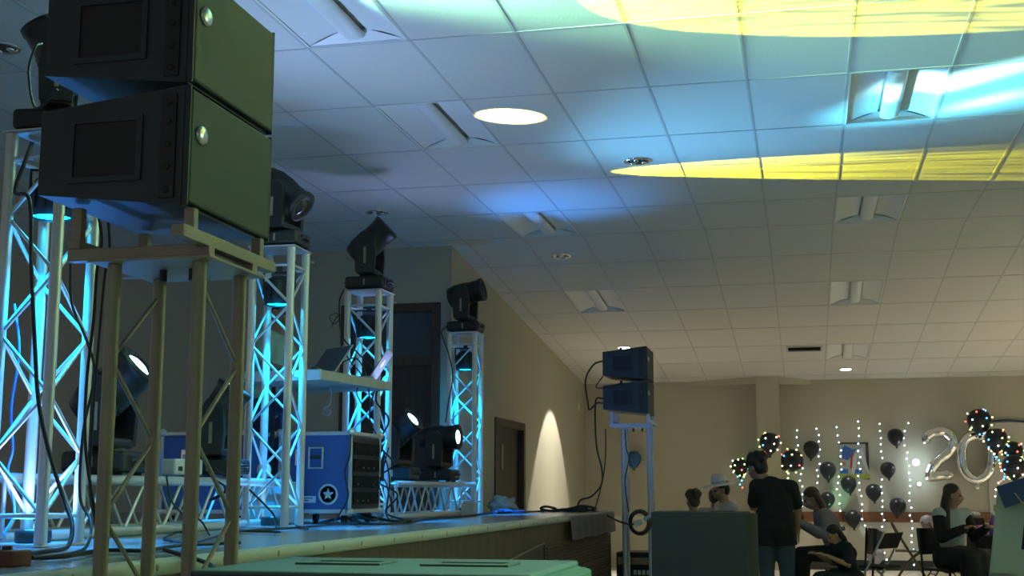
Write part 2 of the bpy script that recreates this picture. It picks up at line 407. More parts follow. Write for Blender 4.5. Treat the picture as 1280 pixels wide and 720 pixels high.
for k in range(16):
    b = MB(); y = 3.55 + .52 * k; b.lathe([(.012, 0), (.012, .004), (.006, .006)], (SX + .006, y, SZT - .028), (1, 0, 0), 10); b.build('screw', m_steel, e)
lv = None
b = MB(); b.bb(SX - .029, SX - .02, 10.9, 14.6, .05, .74); lv = b.build('vent_grille', m_panel, st)
for k in range(22):
    b = MB(); b.box((SX - .012, 12.75, .08 + k * .03), (.016, 3.6, .008), Matrix.Rotation(.6, 3, 'Y')); b.build('louver', m_panel, lv)
b = MB(); b.tube((SX - .015, 8.2, .60), (SX - .015, 10.85, .76), .008); b.build('cable_clip_line', m_steel, st)

# thermostat on the side wall
p = atx(722, 509, XL)
t = empty('wall_sensor', (XL, p.y, p.z), 0, 'small pale thermostat box on the side wall near the far corner', 'sensor')
b = MB(); b.box((.014, 0, 0), (.026, .15, .10), None, .006); b.build('cover', m_wall_low, t)
b = MB(); b.box((.008, .0, .16), (.014, .07, .10), None, .004); b.build('upper_plate', m_wall_low, t)
# pale board with a blue streamer on the far wall at the right
br = empty('wall_board', (3.3, YF, 1.3), 0, 'pale grey board on the far wall behind the lit balloons at right', 'board')
b = MB(); b.bb(-.62, 1.3, -.035, -.002, -.75, .92, .006); b.build('board_sheet', mat('board_pale', (.50, .48, .44), .5), br)
tag(MB().sweep(smooth_path([Vector((2.70 + .28 * k, YF - .05, 2.235 + (.015 if k % 2 else -.012))) for k in range(7)]), .014, 8).build('streamer', m_capblue), 'dark blue paper streamer along the top of the pale board', 'streamer')

# ------------------------------------------------------------------ truss towers on the stage
TS, TH, TC = .129, 1.79, .0255         # half spacing of the chords, tower height, chord radius
PARS = []
def zigzag(root, p, q, n, a, flip, r=.009):
    # braces of one face: p, q are the two chord feet, a the axis, n bays
    for k in range(n):
        lo, hi = (p, q) if (k + flip) % 2 else (q, p)
        b = MB(); b.tube(lo + a * k, hi + a * (k + 1), r, n=8); b.build('brace', m_alu_d, root)
def tower(loc, rz, label, flip, puck=.0):
    root = empty('truss_tower', loc, rz, label, 'truss tower', 'upright truss towers')
    cs = [Vector((sx * TS, sy * TS, 0)) for sx, sy in ((-1, -1), (1, -1), (1, 1), (-1, 1))]
    for c in cs:
        ch = MB().tube(c + Vector((0, 0, .012)), c + Vector((0, 0, TH - .010)), TC, n=16).build('chord', m_alu, root)
        for za, zb in ((.014, .10), (TH - .10, TH - .012)): MB().tube(c + Vector((0, 0, za)), c + Vector((0, 0, zb)), TC + .002, n=16).build('coupler', m_alu_d, ch)
    MB().box((0, 0, .006), (.33, .33, .010), None, .002).build('base_plate', m_alu_d, root)
    MB().box((0, 0, TH - .004), (.32, .32, .008), None, .002).build('top_plate', m_alu_d, root)
    for i in range(4):
        p, q = cs[i], cs[(i + 1) % 4]
        for z in (.125, TH - .125):
            b = MB(); b.tube(p + Vector((0, 0, z)), q + Vector((0, 0, z)), .010, n=8); b.build('rung', m_alu_d, root)
        n = 6; h = (TH - .25) / n
        zigzag(root, p + Vector((0, 0, .125)), q + Vector((0, 0, .125)), n, Vector((0, 0, h)), flip + i)
    MB().tube((TS + .03, TS, TH - .07), (TS + .055, TS, TH - .07), .006, n=8).build('bolt', m_chrome, root)
    return root
def par(loc, rz, label):
    root = empty('par_lamp', loc, rz, label, 'stage lamp', 'cyan lamps inside the truss towers')
    b = MB(); b.lathe([(.045, .19), (.075, .17), (.09, .10), (.095, 0), (.088, 0), (.084, .03)], n=24); b.build('can', m_black, root)
    b = MB()
    for k in range(12): a = k * PI / 6; b.box((.094 * math.cos(a), .094 * math.sin(a), .09), (.012, .006, .12), Matrix.Rotation(a, 3, 'Z'))
    b.build('cooling_fins', m_black, root)
    b = MB(); b.lathe([(.084, .012), (.05, .006), (0, .004)], n=24); b.build('lens', m_lens_cyan, root)
    b = MB(); b.sweep([(-.100, 0, .07), (-.100, 0, .22), (.100, 0, .22), (.100, 0, .07)], .008, 8); b.box((0, 0, .245), (.04, .03, .05)); b.build('bracket', m_black, root)
    b = MB(); b.box((0, .03, .21), (.11, .03, .03), None, .004); b.build('control_plate', mat('plate_violet', (.22, .20, .42), .4), root)
    return root
TW = [((-3.215, 4.955), -.05, 'nearest truss tower at the left edge, behind the near loudspeaker stand', 0),
      ((-3.305, 7.70), .02, 'second truss tower, in front of the green-shirted person', 1),
      ((-3.335, 9.56), -.03, 'third truss tower, behind the equipment shelf and beside the blue-lit case', 1),
      ((-3.285, 12.355), .0, 'farthest truss tower, at the wall corner by the back door', 0)]
PL = ['glowing cyan lamp hung inside the nearest truss tower', 'glowing cyan lamp hung inside the second truss tower', 'glowing cyan lamp hung inside the third truss tower', 'glowing cyan lamp hung inside the farthest truss tower']
UL = ['flat cyan lamp on the base plate of the nearest truss tower', 'flat cyan lamp on the base plate of the second truss tower', 'flat cyan lamp on the base plate of the third truss tower', 'flat cyan lamp on the base plate of the farthest truss tower']
def uplamp(loc, label):
    root = empty('floor_lamp', loc, 0, label, 'stage lamp', 'cyan lamps at the tower feet')
    MB().lathe([(.07, 0), (.075, .01), (.075, .05), (.068, .055), (.064, .048)], n=24).build('can', m_black, root)
    MB().lathe([(.064, .049), (.04, .053), (0, .054)], n=24).build('lens', m_lens_cyan, root)
    return root
for (xy, rz, lab, fl), pl in zip(TW, PL):
    tower((*xy, SZT), rz, lab, fl)
    par((*xy, SZT + TH - .37), rz + .3, pl)
    spot('par_beam', (xy[0], xy[1], SZT + TH - .385), (xy[0], xy[1], 0), PARD, PARC, 34, .5, .05)
    uplamp((xy[0], xy[1], SZT + .012), UL[TW.index((xy, rz, lab, fl))]); spot('uplamp_beam', (xy[0], xy[1], SZT + .085), (xy[0], xy[1], 5), PARU, PARC, 8, .3, .03); spot('uplamp_fill', (xy[0], xy[1], SZT + .09), (xy[0], xy[1], 5), PARS_ * (1.5 if xy[1] < 6 else .12), (.28, .42, 1.), 80, .5, .06)  # the wide second spot is added fill for ceiling and loudspeaker undersides

def low_truss(a, c, label):
    # a box truss lying on the deck: runs from a to c along its own axis
    a, c = Vector(a), Vector(c); d = c - a; L = d.length; rz = math.atan2(d.y, d.x)
    root = empty('lying_truss', a, rz, label, 'truss', 'trusses lying along the stage')
    cs = [Vector((0, y, z)) for y, z in ((-TS, TC), (TS, TC), (TS, TC + 2 * TS), (-TS, TC + 2 * TS))]
    ax = Vector((1, 0, 0))
    for q in cs: MB().tube(q, q + ax * L, TC, n=16).build('chord', m_alu, root)
    n = max(4, int(round(L / .2))); h = L / n
    for i in range(4): zigzag(root, cs[i] * 1, cs[(i + 1) % 4] * 1, n, ax * h, i)
    for x in (.0, L):
        for i in range(4): MB().tube(cs[i] + ax * x, cs[(i + 1) % 4] + ax * x, .010, n=8).build('rung', m_alu_d, root)
    return root
low_truss((-3.56, 5.05, SZT), (-3.56, 8.15, SZT), 'truss lying on the stage between the first two towers, carrying lamps and a projector-like box')
low_truss((-3.30, 9.80, SZT), (-3.26, 12.16, SZT), 'truss lying on the stage between the third and farthest towers')

# ------------------------------------------------------------------ moving head lamps
def moving_head(loc, rz, pan, tilt, label, lit, hp=False, big=1.):
    """base box, turning yoke, tilting barrel; tilt 0 points the lens level along local +x, 90 straight up"""
    s = big
    root = empty('moving_head', loc, rz, label, 'moving head lamp', 'moving head lamps')
    b = MB(); b.box((0, 0, .062 * s), (.33 * s, .27 * s, .100 * s), None, .022 * s)
    base = b.build('base', m_black, root)
    for sx in (-1, 1):
        for sy in (-1, 1): MB().lathe([(.022 * s, 0), (.022 * s, .016 * s)], (sx * .11 * s, sy * .09 * s, 0), n=12).build('rubber_foot', m_black_m, root)
    MB().box((.1655 * s, 0, .062 * s), (.004, .13 * s, .05 * s)).build('display', m_lens_off, base)
    for sx in (-1, 1):
        b = MB(); b.sweep([(sx * .165 * s, -.06 * s, .06 * s), (sx * .185 * s, -.05 * s, .07 * s), (sx * .185 * s, .05 * s, .07 * s), (sx * .165 * s, .06 * s, .06 * s)], .011 * s, 8); b.build('handle', m_black, base)
    MB().box((.0 * s, -.1365 * s, .062 * s), (.014 * s, .004, .05 * s)).build('mark_strip', m_steel, base)
    P = Matrix.Rotation(pan, 3, 'Z'); zt = .40 * s
    MB().lathe([(.085 * s, .108 * s), (.085 * s, .125 * s), (.07 * s, .13 * s)], n=24).build('turntable', m_black, root)
    b = MB()
    b.box(P @ Vector((0, 0, .150 * s)), (.15 * s, .29 * s, .05 * s), P, .018 * s)
    for sy in (-1, 1):
        b.cur = 0
        M = Matrix.Translation(P @ Vector((0, sy * .140 * s, 0))) @ (P.to_4x4()) @ Matrix.Rotation(PI / 2, 4, 'X')
        b.prism([(-.075 * s, .14 * s), (.075 * s, .14 * s), (.085 * s, .30 * s), (.07 * s, .42 * s), (.03 * s, .46 * s), (-.03 * s, .46 * s), (-.07 * s, .42 * s), (-.085 * s, .30 * s)], .04 * s, M @ Matrix.Translation((0, 0, -.02 * s)))
    yo = b.build('yoke', m_black, root)
    for sy in (-1, 1):
        MB().box(P @ Vector((.0, sy * .1615 * s, .27 * s)), (.02 * s, .004, .13 * s), P).build('yoke_strip', m_steel, yo)
    T = P @ Matrix.Rotation(-tilt, 3, 'Y'); c = Vector((0, 0, zt))
    ax = T @ Vector((1, 0, 0))
    b = MB(); b.lathe([(.06 * s, -.185 * s), (.098 * s, -.17 * s), (.113 * s, -.10 * s), (.113 * s, .03 * s), (.106 * s, .05 * s), (.110 * s, .15 * s), (.116 * s, .16 * s), (.116 * s, .19 * s), (.095 * s, .193 * s), (.060 * s, .180 * s)], c, ax, 24)
    hd = b.build('head', m_black, root)
    b = MB(); b.lathe([(.062 * s, .181 * s), (.04 * s, .190 * s), (0, .194 * s)], c, ax, 24); b.build('lens', m_lens_white if lit else m_lens_off, hd)
    b = MB()
    for k in range(6): b.lathe([(.112 * s, -.10 * s + .02 * k * s), (.1165 * s, -.095 * s + .02 * k * s), (.112 * s, -.09 * s + .02 * k * s)], c, ax, 24)
    b.build('vent_rings', m_black_m, hd)
    return Vector(loc) + Matrix.Rotation(rz, 3, 'Z') @ (c + ax * .23 * s), Matrix.Rotation(rz, 3, 'Z') @ ax
HZ = SZT + TH + .001
R = math.radians
h1 = moving_head((-3.215, 4.955, HZ), .15, R(200), R(62), 'dark moving head atop the nearest tower, partly hidden by the upper loudspeaker', False, big=.92)
h2 = moving_head((-3.295, 7.70, HZ), 0, R(-5), R(-38), 'moving head atop the second tower, just right of the lower near loudspeaker', False, big=.95)
h3 = moving_head((-3.335, 9.56, HZ), 0, R(4), R(42), 'moving head atop the third tower, tilted up to the right', False)
h4 = moving_head((-3.285, 12.355, HZ), 0, R(-4), R(12), 'moving head atop the farthest tower, lying nearly level', False)
LZ = SZT + 2 * TS + 2 * TC + .001
g1 = moving_head((-3.60, 6.18, LZ), 0, R(8), R(42), 'lit moving head on the lying truss nearest the first tower', True, big=1.12)
g2 = moving_head((-3.50, 7.29, LZ), 0, R(8), R(58), 'lit moving head on the lying truss beside the second tower', True, big=.98)
g3 = moving_head((-3.33, 10.32, LZ), 0, R(-8), R(38), 'lit moving head beside the third tower, tipped upward', True)
g4 = moving_head((-3.28, 11.42, LZ), 0, R(-4), R(2), 'lit level moving head in front of the farthest tower', True)

# ------------------------------------------------------------------ loudspeakers, stands, subwoofers
def speaker(loc, label):
    root = empty('loudspeaker', loc, 0, label, 'loudspeaker', 'line array loudspeakers')
    D, W, HF, HR = .50, .60, .374, .262      # local: front at x=D, rear x=0, width along +y, foot of the front edge at z=0
    zf0, zf1 = 0, HF; zr0, zr1 = (HF - HR) / 2, (HF + HR) / 2
    def sec(x): t = x / D; return zr0 + (zf0 - zr0) * t, zr1 + (zf1 - zr1) * t
    b = MB()
    a0, a1 = sec(0), sec(D - .02)
    b.hexa([(0, 0, a0[0]), (D - .02, 0, a1[0]), (D - .02, W, a1[0]), (0, W, a0[0]), (0, 0, a0[1]), (D - .02, 0, a1[1]), (D - .02, W, a1[1]), (0, W, a0[1])])
    b.build('cabinet', m_cab, root)
    b = MB(); b.bb(D - .02, D, .006, W - .006, .010, HF - .010, .008); b.build('grille', m_grille, root)
    for ya in (0, W - .006): MB().bb(D - .022, D - .002, ya, ya + .006, .003, HF - .003).build('grille_edge', m_cab, root)
    b = MB(); b.lathe([(.030, 0), (.030, .006), (.024, .010), (0, .011)], (D, .07, HF * .62), (1, 0, 0), 24, True, 1.15, 1.0); bd = b.build('badge', m_badge, root)
    for sy, yy in ((-1, 0), (1, W)):
        b = MB(); x0, x1 = .10, .345; z0, z1 = .085, HF - .085
        t = .008 * sy
        for (xa, xb, za, zb) in ((x0, x1, z0, z0 + .018), (x0, x1, z1 - .018, z1), (x0, x0 + .018, z0 + .018, z1 - .018), (x1 - .018, x1, z0 + .018, z1 - .018)): b.bb(xa, xb, yy, yy + t, za, zb)
        h = b.build('handle_recess', m_cab, root)
        b = MB(); b.bb(x0 + .02, x1 - .02, yy, yy + .003 * sy, z0 + .02, z1 - .02); b.build('handle_cup', m_black_m, h)
        b = MB(); b.bb(.405, .455, yy, yy + .007 * sy, .025, HF - .025, .002); rg = b.build('rigging_rail', m_black, root)
        for z in (.05, .12, .19, .26, .32): MB().lathe([(.010, 0), (.010, .004), (.004, .005)], (.43, yy + .007 * sy, z), (0, sy, 0), 10).build('rigging_pin', m_black_m, rg)
        b = MB(); b.bb(.17, .20, W / 2 + sy * .14 - .01, W / 2 + sy * .14 + .01, HR + .02, HR + .12, .001); b.build('splay_link', m_black, root)
    return root
def stand(dx, dy, label, m):
    x0, y0 = -2.055 + dx, 3.52 + dy; S = .285
    root = empty('speaker_stand', (x0, y0, 0), 0, label, 'speaker stand', 'four-legged tubular speaker stands')
    cs = [Vector((x, y, 0)) for x, y in ((0, 0), (S, 0), (S, S), (0, S))]
    for c in cs:
        l = MB().tube(c + Vector((0, 0, .012)), c + Vector((0, 0, 1.885)), .022, n=16).build('leg', m, root)
        MB().lathe([(.035, 0), (.035, .012), (.024, .016)], c, n=16).build('foot', m_black, l)
    MB().box((S / 2, S / 2, 1.892), (S + .12, S + .12, .010), None, .002).build('top_plate', m, root)
    for i in range(4):
        p, q = cs[i], cs[(i + 1) % 4]
        h = .236
        if i in (1, 3):
            for k in range(7):
                lo, hi = (p, q) if k % 2 == 0 else (q, p)
                MB().tube(lo + Vector((0, 0, 1.83 - h * k)), hi + Vector((0, 0, 1.83 - h * (k + 1))), .007, n=8).build('brace', m, root)
    # the cradle the cabinets sit on
    MB().bb(S + .005, S + .045, -.20, .46, 1.925, 1.963, .003).build('cradle_bar', m, root); MB().bb(-.145, -.105, -.035, .44, 1.935, 1.963, .003).build('cradle_bar', m, root)
    MB().bb(-.145, S + .045, -.035, .005, 1.897, 1.935, .003).build('cross_bar', m, root)
    MB().bb(-.145, S + .045, .28, .32, 1.897, 1.935, .003).build('cross_bar', m, root)
    for x, zt in ((-.125, 2.068), (S + .005, 2.033)):
        for y in ((-.08, .40) if x > 0 else (-.01, .40)):
            MB().box((x, y, (1.94 + zt) / 2), (.034, .03, zt - 1.94), None, .003).build('upright', m, root)
    for k in range(2): MB().tube((.10 + .1 * k, .12, 1.85), (.10 + .1 * k, .12, 1.888), .012, n=10).build('clamp_bolt', m_black, root)
    return root
speaker((-2.258, 3.40, 2.034), 'lower of the two near loudspeakers, on the brown stand at upper left')
speaker((-2.258, 3.40, 2.412), 'upper of the two near loudspeakers, cut by the top edge')
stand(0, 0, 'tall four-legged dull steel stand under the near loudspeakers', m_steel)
FX, FY = .088, 10.72
speaker((-2.258 + FX, 3.40 + FY, 2.034), 'lower of the two far loudspeakers, its side lit blue')
speaker((-2.258 + FX, 3.40 + FY, 2.412), 'upper of the two far loudspeakers, under the lit downlight')
stand(FX, FY, 'tall four-legged pale, partly blue-lit stand under the far loudspeakers', m_blue_steel)

def subwoofer(loc, label):
    root = empty('subwoofer', loc, 0, label, 'subwoofer', 'tall subwoofer cabinets'); L, W, H = .80, .60, 1.02
    b = MB(); b.bb(0, L, 0, W, .03, H, .008); b.build('cabinet', m_cab, root)
    # bowed grille across the front
    b = MB(); n = 10; ring = []
    for k in range(n + 1):
        y = .012 + (W - .024) * k / n; x = L + .075 * math.sin(PI * k / n) ** .8; ring.append((x, y))
    poly = [(L - .005, .012)] + ring + [(L - .005, W - .012)]
    b.prism(poly, H - .05, Matrix.Translation((0, 0, .036))); b.build('grille', m_grille, root)
    for x in (.26, .58):
        b = MB(); 
        for (xa, xb, ya, yb) in ((x - .11, x + .11, .26, .285), (x - .11, x + .11, .375, .40), (x - .11, x - .085, .285, .375), (x + .085, x + .11, .285, .375)): b.bb(xa, xb, ya, yb, H - .001, H + .005, .002)
        hh = b.build('handle_frame', m_black, root)
        MB().bb(x - .085, x + .085, .285, .375, H + .0005, H + .002).build('handle_cup', m_black_m, hh)
    for x in (.08, L - .08):
        for y in (.08, W - .08): MB().lathe([(.03, 0), (.03, .03)], (x, y, 0), n=14).build('foot', m_black_m, root)
    return root
subwoofer((-1.385, 2.76, 0), 'near subwoofer cabinet at the bottom edge, its top tinted green')
subwoofer((-1.29, 10.98, 0), 'far dark blue subwoofer cabinet beside the man in black')

# ------------------------------------------------------------------ flight cases, shelf, laptops
def flight_case(loc, size, rz, label, logo=True, open_end=True):
    W, D, H = size; root = empty('flight_case', loc, rz, label, 'flight case', 'road cases on the stage')
    cz = .075
    e = .022
    b = MB(); b.bb(e / 2, W - e / 2, e / 2, D - e / 2, cz + e / 2, cz + H - e / 2); b.build('panel_body', m_case, root)
    b = MB()
    for x in (0, W - e):
        for y in (0, D - e): b.bb(x, x + e, y, y + e, cz, cz + H, .003)
    for z in (cz, cz + H - e * 1.2):
        for y in (0, D - e): b.bb(e, W - e, y, y + e, z, z + e * 1.2, .003)
        for x in (0, W - e): b.bb(x, x + e, e, D - e, z, z + e * 1.2, .003)
    b.build('edge_extrusion', m_alu, root)
    for x in (0, W):
        for y in (0, D):
            for z in (cz, cz + H): MB().sphere((x + (.008 if x == 0 else -.008), y + (.008 if y == 0 else -.008), z + (.008 if z == cz else -.008)), .030, None, 12, 8).build('ball_corner', m_alu, root)
    for x in (.07, W - .07):
        for y in (.07, D - .07):
            c = MB().tube((x - .015, y, .033), (x + .015, y, .033), .032, n=16).build('castor', m_black_m, root)
            MB().bb(x - .03, x + .03, y - .025, y + .025, .06, cz, .003).build('castor_plate', m_alu_d, c)
    hx = W * .52
    b = MB()
    b.sweep([(hx - .05, -.004, cz + H * .55), (hx - .05, -.004, cz + H * .80), (hx + .05, -.004, cz + H * .80), (hx + .05, -.004, cz + H * .55)], .009, 8, True); h = b.build('handle_dish', m_alu, root)
    MB().tube((hx - .035, -.016, cz + H * .68), (hx + .035, -.016, cz + H * .68), .012, n=10).build('grip', m_black, h)
    lx = W * .30
    b = MB(); b.bb(lx - .035, lx + .035, -.008, .002, cz + H * .58, cz + H * .78, .003); l = b.build('latch', m_chrome, root)
    MB().bb(lx - .022, lx + .022, -.014, -.008, cz + H * .64, cz + H * .72, .002).build('latch_wing', m_alu_d, l)
    if logo:
        cx, czz = W - .17, cz + .13; M = Matrix.Translation((cx, .0095, czz)) @ Matrix.Rotation(PI / 2, 4, 'X')
        b = MB(); b.lathe([(.058, 0), (.058, .003), (.072, .003), (.072, 0)], (cx, .011, czz), (0, -1, 0), 32, False)
        n = 5; star = []
        for k in range(10): r = .044 if k % 2 == 0 else .018; a = PI / 2 + k * PI / 5; star.append((r * math.cos(a), r * math.sin(a)))
        b.prism(star, .003, M); b.build('star_roundel', m_decal, root)
        b = MB()
        b.bb(cx - .235, cx - .090, .006, .0109, czz - .058, czz - .012); dc = b.build('name_plate', m_decal, root)
        b = MB()
        for k in range(2): b.bb(cx - .22, cx - .11 - .03 * k, .004, .006, czz - .030 - .016 * k, czz - .023 - .016 * k)
        b.build('plate_print', m_case, dc)
    if open_end:
        b = MB(); b.bb(W - .013, W - .004, .03, D - .03, cz + .035, cz + H - .035); op = b.build('rack_opening', m_case_in, root)
        for k in range(4): MB().bb(W - .004, W + .006, .05, D - .05, cz + .06 + k * .115, cz + .145 + k * .115, .003).build('rack_unit', m_rack, op)
        for k in range(9): MB().lathe([(.006, 0), (.006, .006)], (W + .006, .07 + .055 * (k % 5 * 2 + 1) % (D - .14), cz + .085 + .115 * (k // 3)), (1, 0, 0), 8).build('jack', m_steel, op)
    return root
flight_case((-3.62, 8.50, SZT), (.545, .64, .565), 0, 'blue-lit road case with silver edges and a star roundel, open rack end full of cables')
flight_case((-4.38, 8.22, SZT), (.66, .44, .56), 0, 'road case behind the second tower, left of the star-marked case', False, False)

sh = empty('equipment_shelf', (-3.10, 7.95, 0), math.radians(-8), 'thick grey equipment shelf clamped between the second and third towers', 'shelf')
b = MB(); b.bb(-.66, 0, 0, 1.06, 1.925, 1.990, .004); b.build('shelf_board', mat('shelf_grey', (.42, .43, .38), .5, noise=.1, nscale=8), sh)
b = MB(); b.bb(-.66, .004, -.006, 0, 1.922, 1.992, .002); b.build('edge_strip', m_alu, sh)
for yy in (.16, .45): MB().tube((-.63, yy, .972), (-.63, yy, 1.925), .016, n=10).build('leg', m_black_m, sh)
for x in (-.14, -.56): 
    MB().box((x, -.03, 1.957), (.06, .05, .045), None, .006).build('clamp', m_alu, sh)
def laptop(loc, rz, open_a, label, mark, w=.33, d=.23):
    root = empty('laptop', loc, rz, label, 'laptop', 'open laptops on the shelf')
    b = MB(); b.bb(-w / 2, w / 2, -d / 2, d / 2, 0, .014, .003); b.build('base', m_laptop, root)
    b = MB(); b.bb(-w / 2 + .02, w / 2 - .02, -d / 2 + .09, d / 2 - .02, .014, .0155); b.build('keyboard', m_black, root)
    Rm = Matrix.Translation((0, d / 2, .012)) @ Matrix.Rotation(-open_a, 4, 'X')    # lid hinges at +y
    b = MB(); b2 = MB().bb(-w / 2, w / 2, -.005, .003, .0, d, .002); b.add(b2.v, b2.f, False, Rm); ld = b.build('lid', m_laptop, root)
    b = MB(); b2 = MB().bb(-w / 2 + .012, w / 2 - .012, -.0065, -.005, .012, d - .01); b.add(b2.v, b2.f, False, Rm); b.build('screen', m_glass, ld)
    if mark:
        b = MB(); b2 = MB(); b2.sphere((0, .003, d * .52), (.020, .002, .026), None, 14, 8); b2.sphere((.006, .003, d * .52 + .032), (.004, .002, .009), None, 8, 6)
        b.add(b2.v, b2.f, False, Rm); b.build('lit_mark', mat('lit_mark', (.9, .95, 1), .4, emit=(.8, .92, 1), es=2.2), ld)
    return root
laptop((-3.36, 8.33, 1.992), R(-38), R(36), 'large grey open laptop seen from behind, nearest the second tower', False, .36, .25)
laptop((-3.15, 8.80, 1.992), R(-78), R(32), 'open laptop with a glowing white lid mark against the third tower', True)
t = empty('dj_controller', (-3.45, 8.68, 1.991), R(10), 'low black controller with blue lit edge between the two laptops', 'controller')
MB().bb(-.13, .13, -.16, .16, 0, .035, .006).build('body', m_black, t)
for k in range(6): MB().lathe([(.012, 0), (.010, .018)], (-.08 + .08 * (k % 3), -.08 + .14 * (k // 3), .035), n=12).build('knob', m_steel, t)
MB().bb(.131, .134, -.14, .14, .012, .02).build('edge_light', mat('edge_led', (.1, .4, 1), .4, emit=(.1, .45, 1), es=1.5), t)
t = empty('computer_mouse', (-3.19, 8.08, 1.991), 0, 'small black mouse at the near end of the shelf', 'mouse')
MB().sphere((0, 0, .012), (.032, .055, .020), None, 14, 8).build('shell', m_black, t); MB().bb(-.003, .003, .015, .035, .028, .034).build('wheel', m_steel, t)
# things on the lying truss
t = empty('projector', (-3.57, 6.83, LZ + .001), R(-10), 'small white projector-like box with rear sockets on the lying truss', 'projector')
MB().bb(-.13, .13, -.13, .13, .008, .098, .012).build('body', m_white, t)
for k in range(3): MB().bb(.129, .134, -.10 + .06 * k, -.065 + .06 * k, .03, .055).build('socket', m_black, t)
for x in (-.09, .09): MB().lathe([(.012, 0), (.012, .01)], (x, 0, 0), n=10).build('foot', m_black_m, t)
MB().lathe([(.028, 0), (.028, .012), (.022, .014)], (-.05, -.13, .05), (0, -1, 0), 18).build('lens', m_lens_off, t)
t = empty('power_supply', (-3.56, 8.19, SZT), 0, 'pale grey equipment box with a tiny cyan light behind the second tower', 'equipment box')
MB().bb(-.14, .14, 0, .24, .012, .29, .008).build('body', mat('box_grey', (.42, .42, .40), .4, .2), t); MB().lathe([(.008, 0), (.006, .004), (0, .005)], (-.03, 0, .15), (0, -1, 0), 12).build('indicator', m_lens_cyan, t)
for x in (-.1, .1): MB().lathe([(.02, 0), (.02, .012)], (x, .12, 0), n=12).build('foot', m_black_m, t)
t = empty('drink_bottle', (-3.50, 6.52, LZ + .001), 0, 'blue plastic bottle standing on the lying truss by the white box', 'bottle')
MB().lathe([(.030, 0), (.034, .01), (.034, .11), (.026, .14), (.014, .165), (.014, .175)], n=20).build('body', mat('bottle_blue', (.05, .16, .5), .2), t); MB().lathe([(.016, .176), (.016, .195)], n=16).build('cap', m_white, t)
t = empty('tape_roll', (-3.47, 7.92, LZ + .016), 0, 'roll of pale tape on the lying truss inside the second tower', 'tape')
MB().lathe([(.030, -.015), (.050, -.015), (.050, .015), (.030, .015), (.030, -.015)], (0, 0, 0), (.3, 1, 0), 24).build('tape_ring', m_cl_white, t, (0, 0, .036)); MB().lathe([(.028, -.016), (.030, -.016), (.030, .016), (.028, .016), (.028, -.016)], (0, 0, .036), (.3, 1, 0), 24).build('core', m_steel, t)
# stage clutter
t = empty('power_box', atz(6, 708, SZT), R(-5), 'dark red power distribution box at the lower left stage edge', 'power box')
MB().bb(-.16, .06, -.05, .05, 0, .05, .006).build('body', m_redbox, t)
for k in range(4): MB().lathe([(.016, 0), (.016, .012)], (-.13 + .045 * k, 0, .05), n=14).build('outlet', m_black, t)
p = atz(626, 640.5, SZT); t = empty('plastic_bag', (p.x, p.y + .1, SZT), 0, 'crumpled pale plastic bag on the stage beside the farthest tower', 'bag')
b = MB(); random.seed(3); b.sphere((0, 0, .07), (.15, .11, .085), None, 30, 20)
from mathutils import noise as NZ
b.v = [tuple(Vector(v) + (Vector(v) - Vector((0, 0, .05))).normalized() * .055 * NZ.fractal(Vector(v) * 16, 1., 2., 4)) for v in b.v]; b.v = [(x, y, max(.002, z)) for x, y, z in b.v]
b.build('bag_body', m_plasticbag, t); MB().sweep(smooth_path([(-.06, .02, .13), (-.09, .02, .165), (-.05, .03, .17), (-.03, .02, .14)]), .012, 6).build('knotted_top', m_plasticbag, t)
t = empty('white_cup', (-3.05, 11.62, SZT), 0, 'small white carton behind the braces of the far lying truss', 'carton')
MB().bb(-.06, .06, -.05, .05, 0, .12, .004).build('body', m_cl_white, t); MB().bb(-.05, .05, -.012, .012, .12, .14, .003).build('lid', m_cl_white, t)
t = tag(MB().build('plastic_sheet', m_drape), 'wrinkled lavender plastic sheet hanging over the far end of the stage edge', 'sheet')
bm = bmesh.new(); nx, nz = 26, 8; random.seed(5)
g = [[bm.verts.new((SX + .022 + .010 * math.sin(i * 1.7) * (j / nz) + .02 * (j / nz), 11.9 + 2.8 * i / nx, SZT - .004 - .22 * (j / nz) * (1 + .03 * math.sin(i * .6)))) for j in range(nz + 1)] for i in range(nx + 1)]
for i in range(nx):
    for j in range(nz): f = bm.faces.new((g[i][j], g[i + 1][j], g[i + 1][j + 1], g[i][j + 1])); f.smooth = True
bmesh.ops.solidify(bm, geom=bm.faces[:], thickness=.003); bm.to_mesh(t.data); bm.free()
# amp rack and coiled lead by the far stand
t = empty('amplifier_rack', (-1.86, 14.9, 0), 0, 'dark amplifier rack standing behind the legs of the far speaker stand', 'amplifier rack')
MB().bb(-.30, .30, .02, .52, .03, .50, .01).build('rack_body', m_black, t); MB().bb(-.28, .28, -.0, .02, .36, .44, .004).build('amplifier_face', m_steel, t)
MB().bb(-.28, .28, 0, .02, .08, .33, .004).build('lower_face', m_black_m, t)
for x in (-.25, .25): MB().bb(x - .03, x + .03, .1, .4, 0, .03).build('foot', m_black_m, t)
for k in range(4): MB().bb(-.10 + .05 * k, -.065 + .05 * k, -.004, 0, .25, .30).build('badge_letter', m_decal, t)
p = at(800, 653, 14.08)
t = empty('coiled_cable', p, 0, 'coiled black cable with a silver plug hung on the far speaker stand', 'cable coil')
b = MB()
for k in range(5): b.sweep([(.115 * math.cos(a * PI / 14) * (1 - .05 * k), -.012 * k + .006 * math.sin(a), .13 * math.sin(a * PI / 14) * (1 - .04 * k)) for a in range(28)], .013, 8, True)
b.build('coil', m_cable, t); MB().box((-.01, -.075, 0), (.10, .03, .06), Matrix.Rotation(-.35, 3, 'Y'), .005).build('silver_tag', m_alu, t); MB().tube((.05, -.075, .03), (.12, -.07, .07), .022, n=14).build('plug', m_blue_steel, t)

